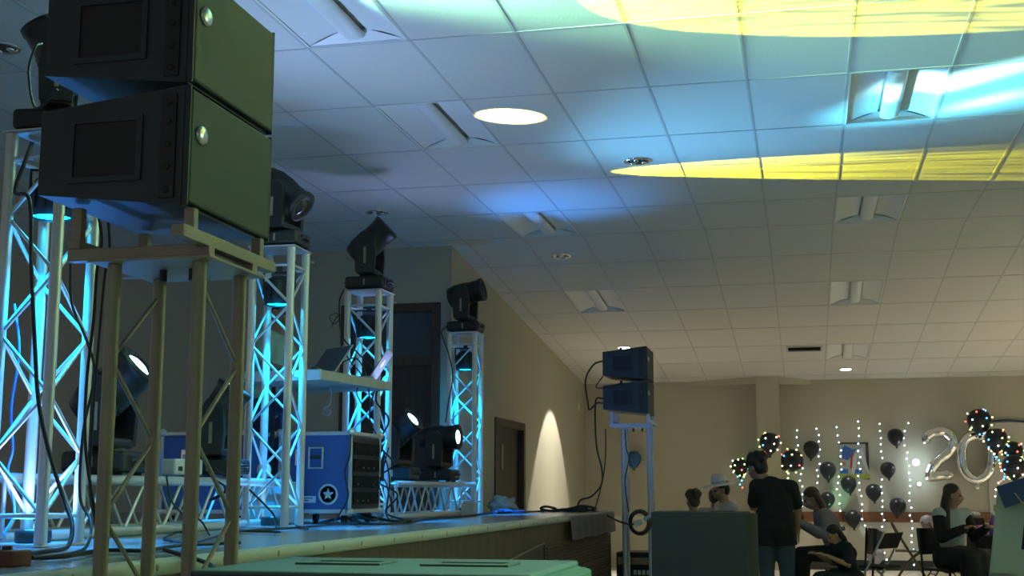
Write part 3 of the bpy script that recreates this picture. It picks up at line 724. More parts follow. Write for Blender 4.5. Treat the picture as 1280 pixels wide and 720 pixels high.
# ------------------------------------------------------------------ people
def remesh(b, name, m, parent, voxel=.009, it=4):
    o = b.build(name, m, parent); o.data.remesh_voxel_size = voxel
    md = o.modifiers.new('r', 'REMESH'); md.mode = 'VOXEL'; md.voxel_size = voxel; md.use_smooth_shade = True
    sm = o.modifiers.new('s', 'SMOOTH'); sm.factor = .5; sm.iterations = it
    dg = bpy.context.evaluated_depsgraph_get(); me = bpy.data.meshes.new_from_object(o.evaluated_get(dg)); old = o.data
    o.modifiers.clear(); o.data = me; me.name = name; bpy.data.meshes.remove(old)
    for p in me.polygons: p.use_smooth = True
    return o
def basis(fwd, up=(0, 0, 1)):
    f = Vector(fwd).normalized(); r = f.cross(Vector(up)).normalized(); u = r.cross(f)
    return Matrix((r, f, u)).transposed()
def head_prims(b, c, B, s=1.):
    def P(x, y, z): return Vector(c) + B @ Vector((x * s, y * s, z * s))
    b.sphere(P(0, -.012, .030), (.073 * s, .092 * s, .085 * s), B)
    b.sphere(P(0, .012, -.030), (.062 * s, .074 * s, .080 * s), B)
    b.sphere(P(0, .042, -.082), (.032 * s, .030 * s, .026 * s), B)            # chin
    b.cone(P(0, .084, .010), .008 * s, P(0, .103, -.028), .013 * s, 8)         # nose
    for x in (-.014, .014): b.sphere(P(x, .092, -.031), .009 * s, None, 8, 6)
    for x in (-.03, .03):
        b.sphere(P(x, .074, .024), (.022 * s, .012 * s, .008 * s), B, 8, 6)      # brow
        b.sphere(P(x * 1.25, .066, -.025), (.018 * s, .016 * s, .016 * s), B, 8, 6)
    b.sphere(P(0, .084, -.056), (.024 * s, .012 * s, .007 * s), B, 8, 6); b.sphere(P(0, .082, -.068), (.020 * s, .012 * s, .008 * s), B, 8, 6)   # lips
    for x in (-1, 1): b.sphere(P(x * .074, -.008, -.008), (.010 * s, .022 * s, .032 * s), B, 8, 6)   # ears
    return P
def hand_prims(b, wrist, dirn, palm_n, side, curl=.5, s=1.):
    d = Vector(dirn).normalized(); n = Vector(palm_n); n = (n - d * n.dot(d)).normalized(); t = d.cross(n) * side     # t: towards the thumb
    w = Vector(wrist)
    for k in range(4):
        o = (.027 - .018 * k) * s
        b.cone(w + d * .012 * s + t * o * .6, .014 * s, w + d * .075 * s + t * o, .0125 * s, 8)
        L = (.040, .046, .043, .033)[k] * s
        a0 = curl * .7; a1 = curl * 1.6
        p0 = w + d * .082 * s + t * o; p1 = p0 + (d * math.cos(a0) + n * math.sin(a0)) * L; p2 = p1 + (d * math.cos(a1) + n * math.sin(a1)) * L * .72
        b.cone(p0, .0098 * s, p1, .009 * s, 8); b.cone(p1, .009 * s, p2, .0078 * s, 8)
    q0 = w + d * .025 * s + t * .026 * s; q1 = q0 + (d * .6 + t * .7 + n * .25).normalized() * .040 * s; q2 = q1 + (d * .9 + t * .2 + n * .4).normalized() * .032 * s
    b.cone(q0, .014 * s, q1, .0105 * s, 8); b.cone(q1, .0105 * s, q2, .0088 * s, 8)
def person(label, J, face, mats, hair, s=1., female=False, curl=.6, palms=None, sleeves='short', legs='trousers', voxel=.0085, group=None, up=(0, 0, 1)):
    V = {k: Vector(v) for k, v in J.items()}
    root = empty('person', (V['pelvis'].x, V['pelvis'].y, 0 if 'ground' not in J else J['ground'][2]), 0, label, 'person', group)
    off = -root.location
    for k in V: V[k] = V[k] + off
    B = basis(face, up); b = MB()
    P = head_prims(b, V['head'], B, s)
    pel, ch, nk = V['pelvis'], V['chest'], V['neck']
    sh = (V['shL'], V['shR']); hp = (V['hipL'], V['hipR'])
    tb = .88 if female else 1.
    def torso(b, g):
        acr = (sh[1] - sh[0]).normalized()
        T = Matrix((acr, (nk - pel).normalized().cross(acr), (nk - pel).normalized())).transposed()
        b.sphere(ch, ((.155 * tb + g) * s, (.115 + g) * s, (.20 + g) * s), T); b.sphere((ch + pel) / 2, ((.140 * tb + g) * s, (.105 + g) * s, (.17 + g) * s), T)
        b.sphere(pel, ((.160 + g) * s, (.120 + g) * s, (.13 + g) * s), T)
        for k in (0, 1): b.cone(sh[k], (.058 + g) * s, ch + (nk - ch) * .62, (.062 + g) * s)
    torso(b, 0); b.cone(ch + (nk - ch) * .7, .062 * s, V['head'] - B @ Vector((0, .012, .04)) * s, .054 * s)
    for k, sd in ((0, 'L'), (1, 'R')):
        e, w = V['el' + sd], V['wr' + sd]
        b.cone(sh[k], .050 * s, e, .039 * s); b.cone(e, .039 * s, w, .026 * s)
        d = (w - e).normalized(); pn = Vector(palms[k]) if palms else Vector((0, 0, -1))
        if abs(pn.normalized().dot(d)) > .95: pn = Vector((1, 0, 0))
        hand_prims(b, w, d, pn, 1 if k == 0 else -1, curl, s)
        kn, an = V['kn' + sd], V['an' + sd]
        b.cone(hp[k], .085 * s, kn, .056 * s); b.cone(kn, .055 * s, kn + (an - kn) * .35 + (0 * kn), .054 * s); b.cone(kn + (an - kn) * .35, .054 * s, an, .036 * s)
        tz = V['to' + sd]; b.cone(an - Vector((0, 0, .02)), .036 * s, tz, .026 * s)
    remesh(b, 'body', m_skin, root, voxel, 3)
    for x in (-.030, .030): MB().sphere(P(x, .0735, .006), .0105 * s, None, 10, 8).build('eye', m_eye, root)
    # clothing
    b = MB(); g = .020; torso(b, g)
    b.cone(ch, .12 * s, ch + (nk - ch) * .72, (.074) * s)
    for k, sd in ((0, 'L'), (1, 'R')):
        e, w = V['el' + sd], V['wr' + sd]
        if sleeves == 'short': b.cone(sh[k], .070 * s, sh[k] + (e - sh[k]) * .74, .066 * s)
        elif sleeves == 'long': b.cone(sh[k], .068 * s, e, .054 * s); b.cone(e, .054 * s, w - (w - e) * .04, .038 * s)
    if 'hem' in V:
        for q in (-.075, .075): b.cone(pel + Vector((q, 0, .1)), .118 * s, V['hem'] + Vector((q * 1.1, 0, .10)), .118 * s); b.tube(pel + Vector((q, 0, 0)), V['hem'] + Vector((q * 1.15, 0, 0)), .118 * s, .122 * s, 16)
    remesh(b, 'shirt', mats['top'], root, .012, 5)
    b = MB()
    if legs == 'trousers':
        b.sphere(pel, (.172 * s, .135 * s, .13 * s))
        for k, sd in ((0, 'L'), (1, 'R')):
            kn, an = V['kn' + sd], V['an' + sd]; b.cone(hp[k], .105 * s, kn, .075 * s); b.cone(kn, .075 * s, an + (kn - an) * .08, .058 * s)
        remesh(b, 'trousers', mats['legs'], root, .012, 4)
    elif legs == 'skirt':
        for k, sd in ((0, 'L'), (1, 'R')):
            kn, an = V['kn' + sd], V['an' + sd]; b.cone(hp[k], .125 * s, kn, .11 * s); b.cone(kn, .11 * s, kn + (an - kn) * .82, .13 * s)
        b.cone((hp[0] + hp[1]) / 2, .15 * s, (V['knL'] + V['knR']) / 2, .12 * s); m_ = (V['knL'] + V['knR']) / 2; a_ = (V['anL'] + V['anR']) / 2
        b.cone(m_, .12 * s, m_ + (a_ - m_) * .82, .15 * s)
        remesh(b, 'skirt', mats['legs'], root, .014, 6)
    for sd in 'LR':
        an, tz = V['an' + sd], V['to' + sd]; b = MB(); b.cone(an - Vector((0, 0, .035)), .043 * s, tz, .036 * s); b.cone(an - Vector((0, 0, .045)) - (tz - an).normalized() * .02, .04 * s, tz, .034 * s)
        remesh(b, 'shoe', m_shoe, root, .010, 3)
    # hair
    b = MB(); hm = mats['hair']
    if hair in ('short', 'long', 'bob', 'curly'):
        b.sphere(P(0, -.026, .048), (.084 * s, .092 * s, .082 * s), B, 20, 12); b.sphere(P(0, -.052, .0), (.078 * s, .062 * s, .085 * s), B, 20, 12)
        if hair == 'curly':
            random.seed(11)
            for k in range(26):
                a = random.uniform(0, 2 * PI); t = random.uniform(.0, 1.2); b.sphere(P(.092 * math.cos(a) * math.cos(t), -.025 + .098 * math.sin(a) * math.cos(t), .05 + .095 * math.sin(t)), .034 * s, None, 8, 6)
        if hair in ('long', 'bob'):
            L = .36 if hair == 'long' else .20; w_ = 1.25 if hair == 'long' else 1.
            for x in (-.062, -.03, .0, .03, .062):
                b.cone(P(x, -.070 + .3 * abs(x), .02), .036 * s * w_, P(x * 1.25, -.088 + .45 * abs(x), -.10), .036 * s * w_, 10)
                b.cone(P(x * 1.25, -.088 + .45 * abs(x), -.10), .036 * s * w_, P(x * 1.5 * w_, -.085 + .9 * abs(x) * w_, -L), .026 * s * w_, 10)
        remesh(b, 'hair', hm, root, .008, 3)
    return root, P, B
def lerp(a, b, t): return Vector(a) * (1 - t) + Vector(b) * t
def seated(c, face_deg, seat=.45, s=1., lean=0., arm_fwd=.34, arm_z=.12, spread=.12, head_turn=0., head_drop=0., knees=.42):
    """joints of a figure seated at c (x, y of the pelvis), looking along face_deg (0 = +x)"""
    f = Vector((math.cos(math.radians(face_deg)), math.sin(math.radians(face_deg)), 0)); r = Vector((f.y, -f.x, 0)); z = Vector((0, 0, 1)); p = Vector((c[0], c[1], seat + .10 * s))
    up = (z * math.cos(lean) + f * math.sin(lean)); ch = p + up * .33 * s; nk = p + up * .53 * s
    hf = Vector((math.cos(math.radians(face_deg + head_turn)), math.sin(math.radians(face_deg + head_turn)), -math.tan(head_drop)))
    hd = nk + up * .14 * s + f * .03 * s + Vector((0, 0, -.04 * head_drop))
    J = dict(pelvis=p, chest=ch, neck=nk, head=hd)
    for sd, q in (('L', -1), ('R', 1)):
        J['sh' + sd] = ch + up * .13 * s + r * q * .175 * s; J['el' + sd] = J['sh' + sd] - up * .24 * s + f * .10 * s + r * q * .05 * s
        J['wr' + sd] = J['el' + sd] + f * (arm_fwd - .10) * s + z * arm_z * s - r * q * .08 * s
        J['hip' + sd] = p + r * q * .09 * s; J['kn' + sd] = p + f * knees * s + r * q * spread * s + z * .0; J['an' + sd] = Vector((J['kn' + sd].x, J['kn' + sd].y, .085)) + f * .02; J['to' + sd] = J['an' + sd] + f * .14 * s - z * .05
    return J, hf
# person working behind the shelf on the stage
gz = SZT
x0, y0 = -3.99, 9.12
J = dict(ground=(0, 0, gz), pelvis=(x0, y0, gz + .90), chest=(x0 + .03, y0, gz + 1.22), neck=(x0 + .06, y0, gz + 1.44), head=(x0 + .11, y0 - .01, gz + 1.58),
         shL=(x0 + .05, y0 + .19, gz + 1.37), shR=(x0 + .05, y0 - .19, gz + 1.37), elL=(x0 + .12, y0 + .24, gz + 1.14), elR=(x0 + .10, y0 - .30, gz + 1.15), wrL=(x0 + .30, y0 + .02, gz + 1.13), wrR=(x0 + .32, y0 - .46, gz + 1.10),
         hipL=(x0, y0 + .09, gz + .86), hipR=(x0, y0 - .09, gz + .86), knL=(x0 + .03, y0 + .11, gz + .48), knR=(x0 + .03, y0 - .11, gz + .48), anL=(x0 - .02, y0 + .11, gz + .085), anR=(x0 - .02, y0 - .11, gz + .085), toL=(x0 + .12, y0 + .12, gz + .03), toR=(x0 + .12, y0 - .12, gz + .03))
person('person in a green shirt and navy trousers working at the shelf behind the second tower', J, (1, -.45, -.35), dict(top=m_cl_green, legs=m_cl_navy, hair=m_hair), 'short', curl=.5)
# man in black seen from behind
x0, y0 = -.31, 12.9
J = dict(pelvis=(x0, y0, .84), chest=(x0 + .0, y0 + .02, 1.12), neck=(x0 - .07, y0 + .05, 1.31), head=(x0 - .160, y0 + .09, 1.415),
         shL=(x0 - .165, y0 + .03, 1.235), shR=(x0 + .165, y0 + .02, 1.225), elL=(x0 - .21, y0 + .12, 1.04), elR=(x0 + .225, y0 + .06, 1.02), wrL=(x0 - .16, y0 + .33, 1.02), wrR=(x0 + .20, y0 + .16, .80),
         hipL=(x0 - .09, y0, .80), hipR=(x0 + .09, y0, .80), knL=(x0 - .09, y0 + .04, .44), knR=(x0 + .10, y0 + .03, .44), anL=(x0 - .10, y0, .085), anR=(x0 + .11, y0, .085), toL=(x0 - .12, y0 + .14, .03), toR=(x0 + .14, y0 + .14, .03), hem=(x0, y0, .67))
person('man in a black T-shirt and jeans standing with his back turned beside the far subwoofer', J, (-.75, .6, -.25), dict(top=m_cl_black, legs=m_cl_jean, hair=m_hair), 'curly', s=1.03, curl=.5, palms=[(0, 0, -1), (-1, 0, 0)])
# man in a white hat
J, hf = seated((-.84, 15.3), 205, .44, 1.02, .18, head_drop=.25)
root, P, B = person('seated man in a white wide-brimmed hat and white shirt behind the far subwoofer', J, hf, dict(top=m_cl_white, legs=m_cl_jean, hair=m_hair), 'short', s=1.02, sleeves='long')
b = MB(); o = P(0, -.01, .075); upv = B @ Vector((0, -.10, 1)); b.lathe([(.235, -.022), (.215, -.004), (.15, -.004), (.105, 0), (.104, .05), (.098, .09), (.075, .108), (.04, .094), (0, .088)], o, upv, 32, True, 1.0, .86); hat = b.build('hat', m_hat, root)
b = MB(); b.lathe([(.1075, .004), (.1065, .028)], o, upv, 32, True, 1.0, .86); b.build('hat_band', m_cl_white, hat)
J, hf = seated((-1.24, 14.7), 130, .42, .86, .0); person('seated person with dark curly hair, leftmost behind the far subwoofer', J, hf, dict(top=m_cl_black, legs=m_cl_jean, hair=m_hairb), 'curly', s=.86, voxel=.009)
J, hf = seated((-1.12, 16.3), 80, .42, .90, .0); person('seated person with smooth brown hair, between the curly-haired person and the white hat', J, hf, dict(top=m_cl_grey, legs=m_cl_jean, hair=m_hairb), 'short', s=.90, voxel=.009)
# woman in a grey jumper leaning to the left
J, hf = seated((.34, 14.45), 190, .43, .98, .42, arm_fwd=.40, arm_z=.16, head_drop=.45)
person('seated woman with brown hair and grey jumper leaning to the left', J, hf, dict(top=m_cl_grey, legs=m_cl_black, hair=m_hairb), 'bob', s=.98, female=True, sleeves='long', legs='trousers')
J, hf = seated((.40, 12.75), 205, .30, .70, .35, head_drop=.6, arm_fwd=.36)
person('child in black with dark hair bent forward in front of the grey jumper', J, hf, dict(top=m_cl_black, legs=m_cl_black, hair=m_hair), 'bob', s=.74, female=True, legs='skirt', sleeves='short')
# woman with long hair at right
J, hf = seated((1.48, 14.50), 305, .40, .98, .06, arm_fwd=.36, arm_z=.10, head_turn=38, head_drop=.12)
root, P, B = person('seated woman with long dark hair, pale blue top and black jacket by the draped table', J, hf, dict(top=m_cl_pale, legs=m_cl_black, hair=m_hair), 'long', s=.98, female=True, sleeves='none', legs='skirt')
b = MB(); off = -root.location
for sd in 'LR':
    a, e, w = (Vector(J[k + sd]) + off for k in ('sh', 'el', 'wr')); b.cone(a - Vector((0, 0, .015)), .074, e, .062); b.cone(e, .062, w, .046)
ch = Vector(J['chest']) + off; pl = Vector(J['pelvis']) + off; fw = Vector((math.cos(R(305)), math.sin(R(305)), 0))
b.sphere(ch - fw * .055, (.175, .13, .21), basis(fw)); b.sphere(pl - fw * .05, (.19, .15, .17), basis(fw))
remesh(b, 'jacket', m_cl_black, root, .012, 5)

# ------------------------------------------------------------------ chairs and tables at the party
def folding_chair(loc, rz, label, pad=None, metal=None):
    mm = metal or m_chair
    root = empty('folding_chair', loc, rz, label, 'chair', 'folding chairs')
    for s in (-1, 1):
        y = s * .20
        MB().sweep(smooth_path([(.25, y, .012), (.0, y, .44), (-.16, y, .72), (-.20, y, .80)], 5), .012, 8).build('front_leg_and_back_tube', mm, root)
        MB().sweep(smooth_path([(-.22, y * .86, .012), (-.02, y * .86, .30), (.14, y * .86, .44)], 4), .011, 8).build('rear_leg', mm, root)
        for x in (.25, -.22): MB().tube((x, y if x > 0 else y * .86, 0), (x, y if x > 0 else y * .86, .03), .016, n=10).build('foot', m_black_m, root)
    MB().box((.03, 0, .448), (.40, .38, .022), None, .009).build('seat', pad or mm, root)
    b = MB(); b.box((-.165, 0, .705), (.018, .40, .17), Matrix.Rotation(-.42, 3, 'Y'), .008); b.build('backrest', pad or mm, root)
    MB().tube((.16, -.2, .165), (.16, .2, .165), .009, n=8).build('stretcher', mm, root); MB().tube((-.14, -.17, .14), (-.14, .17, .14), .009, n=8).build('stretcher', mm, root)
    return root
folding_chair((1.24, 17.2, 0), R(-4), 'empty brown folding chair seen side-on before the far wall')
folding_chair((1.68, 17.6, 0), R(8), 'empty folding chair partly hidden behind the long-haired woman')
folding_chair((.66, 13.6, 0), R(150), 'grey folding chair with black padded back tilted beside the child', m_cl_black, m_alu)
for (c, rz, lab) in (((.40, 14.45), R(190), 'dark chair under the woman in the grey jumper'), ((1.46, 14.51), R(305), 'dark chair under the long-haired woman'), ((-.80, 15.32), R(205), 'dark chair under the man in the white hat'),
                     ((-1.25, 14.69), R(130), 'dark chair under the curly-haired person'), ((-1.13, 16.26), R(80), 'dark chair under the brown-haired person')):
    t = empty('dining_chair', (*c, 0), rz, lab, 'chair', 'chairs people sit on')
    MB().box((.02, 0, .375), (.40, .40, .03), None, .01).build('seat', m_black, t)
    MB().box((-.27, 0, .66), (.022, .38, .28), Matrix.Rotation(-.12, 3, 'Y'), .008).build('backrest', m_black, t)
    for x in (-.2, .19):
        for y in (-.18, .18): MB().tube((x, y, 0), (x if x > 0 else x - .06, y, .37 if x > 0 else .80), .012, n=10).build('leg', m_black, t)
t = empty('stool', (.42, 12.80, 0), 0, 'low dark stool under the child in black', 'stool')
MB().lathe([(.15, .20), (.16, .215), (.15, .23)], n=24).build('seat', m_black, t)
for k in range(4): MB().tube((.13 * math.cos(k * PI / 2 + .7), .13 * math.sin(k * PI / 2 + .7), 0), (.10 * math.cos(k * PI / 2 + .7), .10 * math.sin(k * PI / 2 + .7), .20), .012, n=8).build('leg', m_black, t)
# draped table with gifts and drinks
t = empty('party_table', (2.26, 15.02, 0), 0, 'table under a black cloth to the floor beside the long-haired woman', 'table')
b = MB(); n = 48; ring = []
hx, hy = .52, .40
def outline(k, e):
    u = k / n * 4; sd = int(u) % 4; f = u - int(u)
    c = [(-hx, -hy), (hx, -hy), (hx, hy), (-hx, hy)]; p = lerp((*c[sd], 0), (*c[(sd + 1) % 4], 0), f); w = 1 + e * (.05 + .035 * math.sin(k * 2.1)); return (p.x * w, p.y * w)
vs = [(*outline(k, 0), .72) for k in range(n)] + [(*outline(k, .5), .40) for k in range(n)] + [(*outline(k, 1), .012) for k in range(n)]
fs = [tuple(range(n))] + [(j * n + k, j * n + (k + 1) % n, (j + 1) * n + (k + 1) % n, (j + 1) * n + k) for j in (0, 1) for k in range(n)]
b.add(vs, fs); b.build('tablecloth', m_cl_black, t)
for x in (-.45, .45):
    for y in (-.33, .33): MB().tube((x, y, 0), (x, y, .70), .016, n=8).build('leg', m_chair, t)
def item(name, dx, dy, label, cat, parts):
    r = empty(name, (2.12 + dx, 15.0 + dy, .721), 0, label, cat)
    for nm, prof, mm in parts: MB().lathe(prof, n=18).build(nm, mm, r)
    return r
item('party_cup', -.33, -.22, 'magenta and white cup at the left end of the draped table', 'cup', [('cup_body', [(.042, 0), (.056, .11), (.052, .11), (.04, .01)], m_magenta), ('white_band', [(.046, .005), (.049, .03), (.047, .03)], m_cl_white)])
item('drink_bottle', -.18, -.26, 'purple bottle beside the magenta cup', 'bottle', [('body', [(.045, 0), (.048, .02), (.045, .13), (.02, .19), (.018, .22)], m_purple), ('cap', [(.021, .215), (.021, .24), (0, .241)], m_cl_white)])
item('drink_bottle', -.06, -.20, 'second purple bottle right of the first', 'bottle', [('body', [(.042, 0), (.045, .02), (.042, .12), (.02, .17), (.018, .20)], m_purple), ('cap', [(.021, .195), (.021, .22), (0, .221)], m_magenta)])
item('water_bottle', -.10, -.02, 'clear bottle with a green cap among the drinks', 'bottle', [('body', [(.045, 0), (.05, .02), (.05, .17), (.024, .24), (.02, .26)], m_clearb), ('cap', [(.035, .255), (.035, .32), (0, .322)], m_capgreen)])
t = empty('snack_box', (2.16, 14.95, .721), R(12), 'yellow box on the draped table in front of the lights', 'box'); MB().bb(-.06, .06, -.05, .05, 0, .19, .004).build('box_body', m_yellow, t); MB().bb(-.05, .05, -.053, -.05, .05, .12).build('box_panel', m_cl_white, t)
t = empty('gift_box', (1.80, 15.25, .721), R(-8), 'dark gift box topped with a white bow on the draped table', 'box'); MB().bb(-.12, .12, -.09, .09, 0, .18, .004).build('box_body', m_dframe, t)
b = MB()
for k in range(5): a = k * 2 * PI / 5; b.sphere((.05 * math.cos(a) - .02, .05 * math.sin(a), .215), (.05, .03, .032), Matrix.Rotation(a, 3, 'Z'), 10, 7)
b.build('bow', m_cl_white, t)
t = empty('flower_bunch', (-.10, 14.36, -.06), 0, 'small bunch of dark red flowers held by the woman in the grey jumper', 'flowers')
MB().lathe([(.008, .70), (.012, .78), (.03, .90)], n=12).build('stems', m_capgreen, t)
random.seed(9)
for k in range(9): MB().sphere((random.uniform(-.055, .055), random.uniform(-.05, .05), .92 + random.uniform(0, .10)), .026, None, 10, 7).build('flower', mat('flower_red', (.30, .05, .06), .6), t)

# big letter A board in the right foreground with a flat navy cap on it
t = empty('letter_board', (1.985, 11.9, 0), R(-6), 'large pale green letter A board cut by the right edge', 'letter board')
H, hb, ht, lw = 1.20, .545, .365, .235
def edge(z): return hb + (ht - hb) * z / H
b = MB(); D = .10; M = Matrix.Rotation(PI / 2, 4, 'X')
def leg(sg):
    b.prism([(sg * hb, 0), (sg * (hb - lw), 0), (sg * (edge(.50) - lw), .50), (sg * edge(.50), .50)] if sg > 0 else [(sg * (hb - lw), 0), (sg * hb, 0), (sg * edge(.50), .50), (sg * (edge(.50) - lw), .50)], D, M)
for sg in (-1, 1): leg(sg)
z0, z1, z2 = .455, .70, .92
for q in ([(-(edge(z0)), z0), (edge(z0), z0), (edge(z1), z1), (-edge(z1), z1)], [(-edge(z2), z2), (edge(z2), z2), (ht, H), (-ht, H)], [(-edge(z1), z1), (-(edge(z1) - lw), z1), (-(edge(z2) - lw), z2), (-edge(z2), z2)], [(edge(z1) - lw, z1), (edge(z1), z1), (edge(z2), z2), (edge(z2) - lw, z2)]):
    b.prism(q, D, M)
b.build('letter_face', m_board, t)
b = MB()
for q in ([(-(edge(z1) - lw), z1), (edge(z1) - lw, z1), (edge(z2) - lw, z2), (-(edge(z2) - lw), z2)], [(-(hb - lw), .02), (hb - lw, .02), (edge(z0) - lw, z0), (-(edge(z0) - lw), z0)]): b.prism(q, .01, Matrix.Translation((0, .002, 0)) @ M)
b.build('opening_dark_sheet', m_boardhole, t)  # black sheets standing in for the dark seen through the openings
p = at(1268, 616, 11.72)
t = empty('graduation_cap', p, R(-4), 'flat navy square cap hung on the top corner of the letter board', 'cap'); 
Mr = Matrix.Rotation(R(-19), 3, 'Y')
MB().box((0, 0, 0), (.24, .035, .19), Mr, .004).build('board', m_capblue, t); MB().lathe([(.07, 0), (.075, .05), (.06, .06)], (0, .02, -.02), (0, 1, 0), 20).build('crown', m_capblue, t); MB().tube((0, -.02, 0), (.06, -.022, -.09), .004, n=6).build('tassel', m_yellow, t)

# ------------------------------------------------------------------ party decorations on the far wall
BPROF = [(.010, -.142), (.015, -.136), (.010, -.130), (.036, -.112), (.075, -.075), (.103, -.030), (.115, .015), (.112, .058), (.092, .096), (.055, .122), (0, .132)]
def balloon(px, py, r, label, m=m_ballb, Y=20.5, tiltx=0., group='plain black balloons on the far wall', cat='balloon'):
    p = at(px, py, Y); k = r / .115
    root = empty('balloon', p, 0, label, cat, group); root.rotation_euler = (0, tiltx, 0)
    MB().lathe([(a * k, z * k) for a, z in BPROF], n=24).build('envelope', m, root)
    MB().lathe([(.012 * k, -.148 * k), (.020 * k, -.154 * k), (.008 * k, -.136 * k)], n=10).build('knot', m, root)
    return root
BL = [(1014, 562.5, .125, 'black balloon nearest the lit balloons at left, left of the poster'), (1035, 589, .128, 'black balloon at the lower left corner of the poster'), (1061, 606, .125, 'black balloon directly below the poster'),
      (1092, 616, .120, 'black balloon below and right of the poster, between two light strands'), (1110, 588, .115, 'black balloon right of the poster at its lower edge height'), (1119.5, 547, .122, 'highest black balloon, right of the poster near the brightest strand'),
      (1034, 626, .118, 'black balloon in the green glow above the grey-jumper woman'), (1066, 649, .125, 'black balloon over the brown wall rail near the green glow'), (1095, 672, .112, 'lowest black balloon, beside the padded folding chair'), (1122, 634, .125, 'black balloon resting just above the brown wall rail')]
for x, y, r, l in BL: balloon(x, y, r, l, tiltx=random.uniform(-.15, .15))
balloon(792, 575, .125, 'blue balloon on the bare far wall behind the far speaker stand', m_ballblue, group=None)
balloon(1159, 654, .105, 'pearly grey balloon beside the long-haired woman\'s back', m_ballclear, Y=20.2, group=None)
balloon(1094, 695, .13, 'pale balloon near the floor behind the padded chair', m_ballclear, Y=20.1, group=None)
BK = list(BULB)
def bulb_mesh(c, r):
    me = bpy.data.meshes.new('bulb'); bm = bmesh.new(); bmesh.ops.create_icosphere(bm, subdivisions=1, radius=r); bm.to_mesh(me); bm.free(); me.materials.append(BULB[c]); return me
BM = {c: bulb_mesh(c, .0140) for c in BULB}
BMW = bulb_mesh('white', .0135)
def bulb(p, me, parent):
    o = bpy.data.objects.new('bulb', me); COL.objects.link(o); o.location = p; o.parent = parent; return o
def led_balloon(px, py, r, label, sd, Y=20.42, tilt=0., tail=True):
    root = balloon(px, py, r, label, Y=Y, tiltx=tilt, group='black balloons wrapped in coloured lights'); rnd = random.Random(sd); k = r / .115
    pts = []
    for i in range(40):
        a = i * .55 + sd; h = -.125 + .25 * i / 39; rr = 0
        for (r0, z0), (r1, z1) in zip(BPROF, BPROF[1:]):
            if z0 <= h <= z1: rr = r0 + (r1 - r0) * (h - z0) / (z1 - z0)
        pts.append(Vector(((rr + .012) * math.cos(a), (rr + .012) * math.sin(a), h)) * k)
    w = MB().sweep(smooth_path(pts, 3), .0025, 5).build('wire', m_cable, root)
    for i in range(1, 40, 2): bulb(pts[i], BM[rnd.choice(BK + ['green', 'warm'])], root)
    return root
led_balloon(962, 555, .155, 'topmost lit balloon of the left cluster, by the wall column', 1, Y=20.1)
led_balloon(988, 577, .175, 'large tilted lit balloon at the right of the left cluster', 2, tilt=1.1)
led_balloon(925, 585, .130, 'lit balloon half hidden behind the head of the man in black', 3)
led_balloon(1224, 528, .175, 'topmost lit balloon of the right cluster, above the zero', 4, Y=20.22)
led_balloon(1245, 551, .165, 'second lit balloon of the right cluster, overlapping the zero', 5, Y=20.16)
led_balloon(1266, 566, .150, 'third lit balloon stepping down at the right edge', 6, Y=20.45)
led_balloon(1267, 585, .170, 'lowest lit balloon of the right cluster, above the navy cap', 7, Y=20.2)
def strand(pts, label, cols, step, group='', Y=20.56):
    P = [at(x, y, Y) for x, y in pts]; path = smooth_path(P, 24)
    root = tag(MB().sweep(path, .003, 5).build('light_strand', m_cable_w), label, 'string lights', group or None)
    acc = 0; rnd = random.Random(int(pts[0][0])); last = path[0]; nxt = 0
    for i, p in enumerate(path):
        acc += (p - last).length; last = p
        if acc >= nxt:
            nxt += step * rnd.uniform(.85, 1.15); c = rnd.choice(cols)
            bulb(p + Vector((rnd.uniform(-.022, .022), -.02, 0)), BMW if c == 'white' else BM[c], root)
    return root
WL = [((997, 538), (996, 560), (1000, 590), (1003, 618), (1004, 640)), ((1022, 536), (1024, 560), (1023, 585), (1022, 608), (1028, 640)), ((1045, 534), (1049, 555), (1051, 580), (1047, 605), (1051, 640)),
      ((1073, 527), (1074, 560), (1074, 590), (1076, 620), (1079, 650), (1081, 668)), ((1099, 530), (1102, 560), (1103, 585), (1103, 615), (1104, 650), (1106, 690), (1107, 706)), ((1134, 529), (1131, 550), (1135, 580), (1137, 610), (1138, 640), (1141, 675), (1144, 706))]
WN = ['leftmost white light strand, right of the left lit balloons', 'second white light strand from the left, bright and bluish', 'white light strand along the left side of the poster', 'white light strand hanging across the right part of the poster', 'white light strand midway between poster and number balloons', 'rightmost white light strand, close to the number balloons']
for p, l in zip(WL, WN): strand(p, l, ['white'], .105, 'white light strands on the far wall')
strand([(962, 570), (968, 582), (972, 592), (970, 602)], 'short coloured light strand knotted under the left lit balloons', ['green', 'blue', 'warm', 'white', 'green'], .045, Y=20.4)
strand([(987, 592), (986, 602), (984, 612)], 'tail of coloured lights below the large tilted balloon', ['warm', 'green'], .07, Y=20.4)
strand([(930, 596), (925, 606), (931, 612)], 'coloured light tail beside the man in black', ['green', 'warm', 'blue', 'red'], .06, Y=20.4)
strand([(1238, 560), (1246, 572), (1250, 585), (1256, 596), (1247, 604)], 'coloured light strand knotted under the right lit balloons', ['green', 'blue', 'warm', 'white', 'red'], .05, Y=20.3)
strand([(1246, 612), (1248, 618), (1244, 622), (1248, 628)], 'small knot of bluish lights above the drinks', ['white', 'blue', 'warm'], .06, Y=20.3)
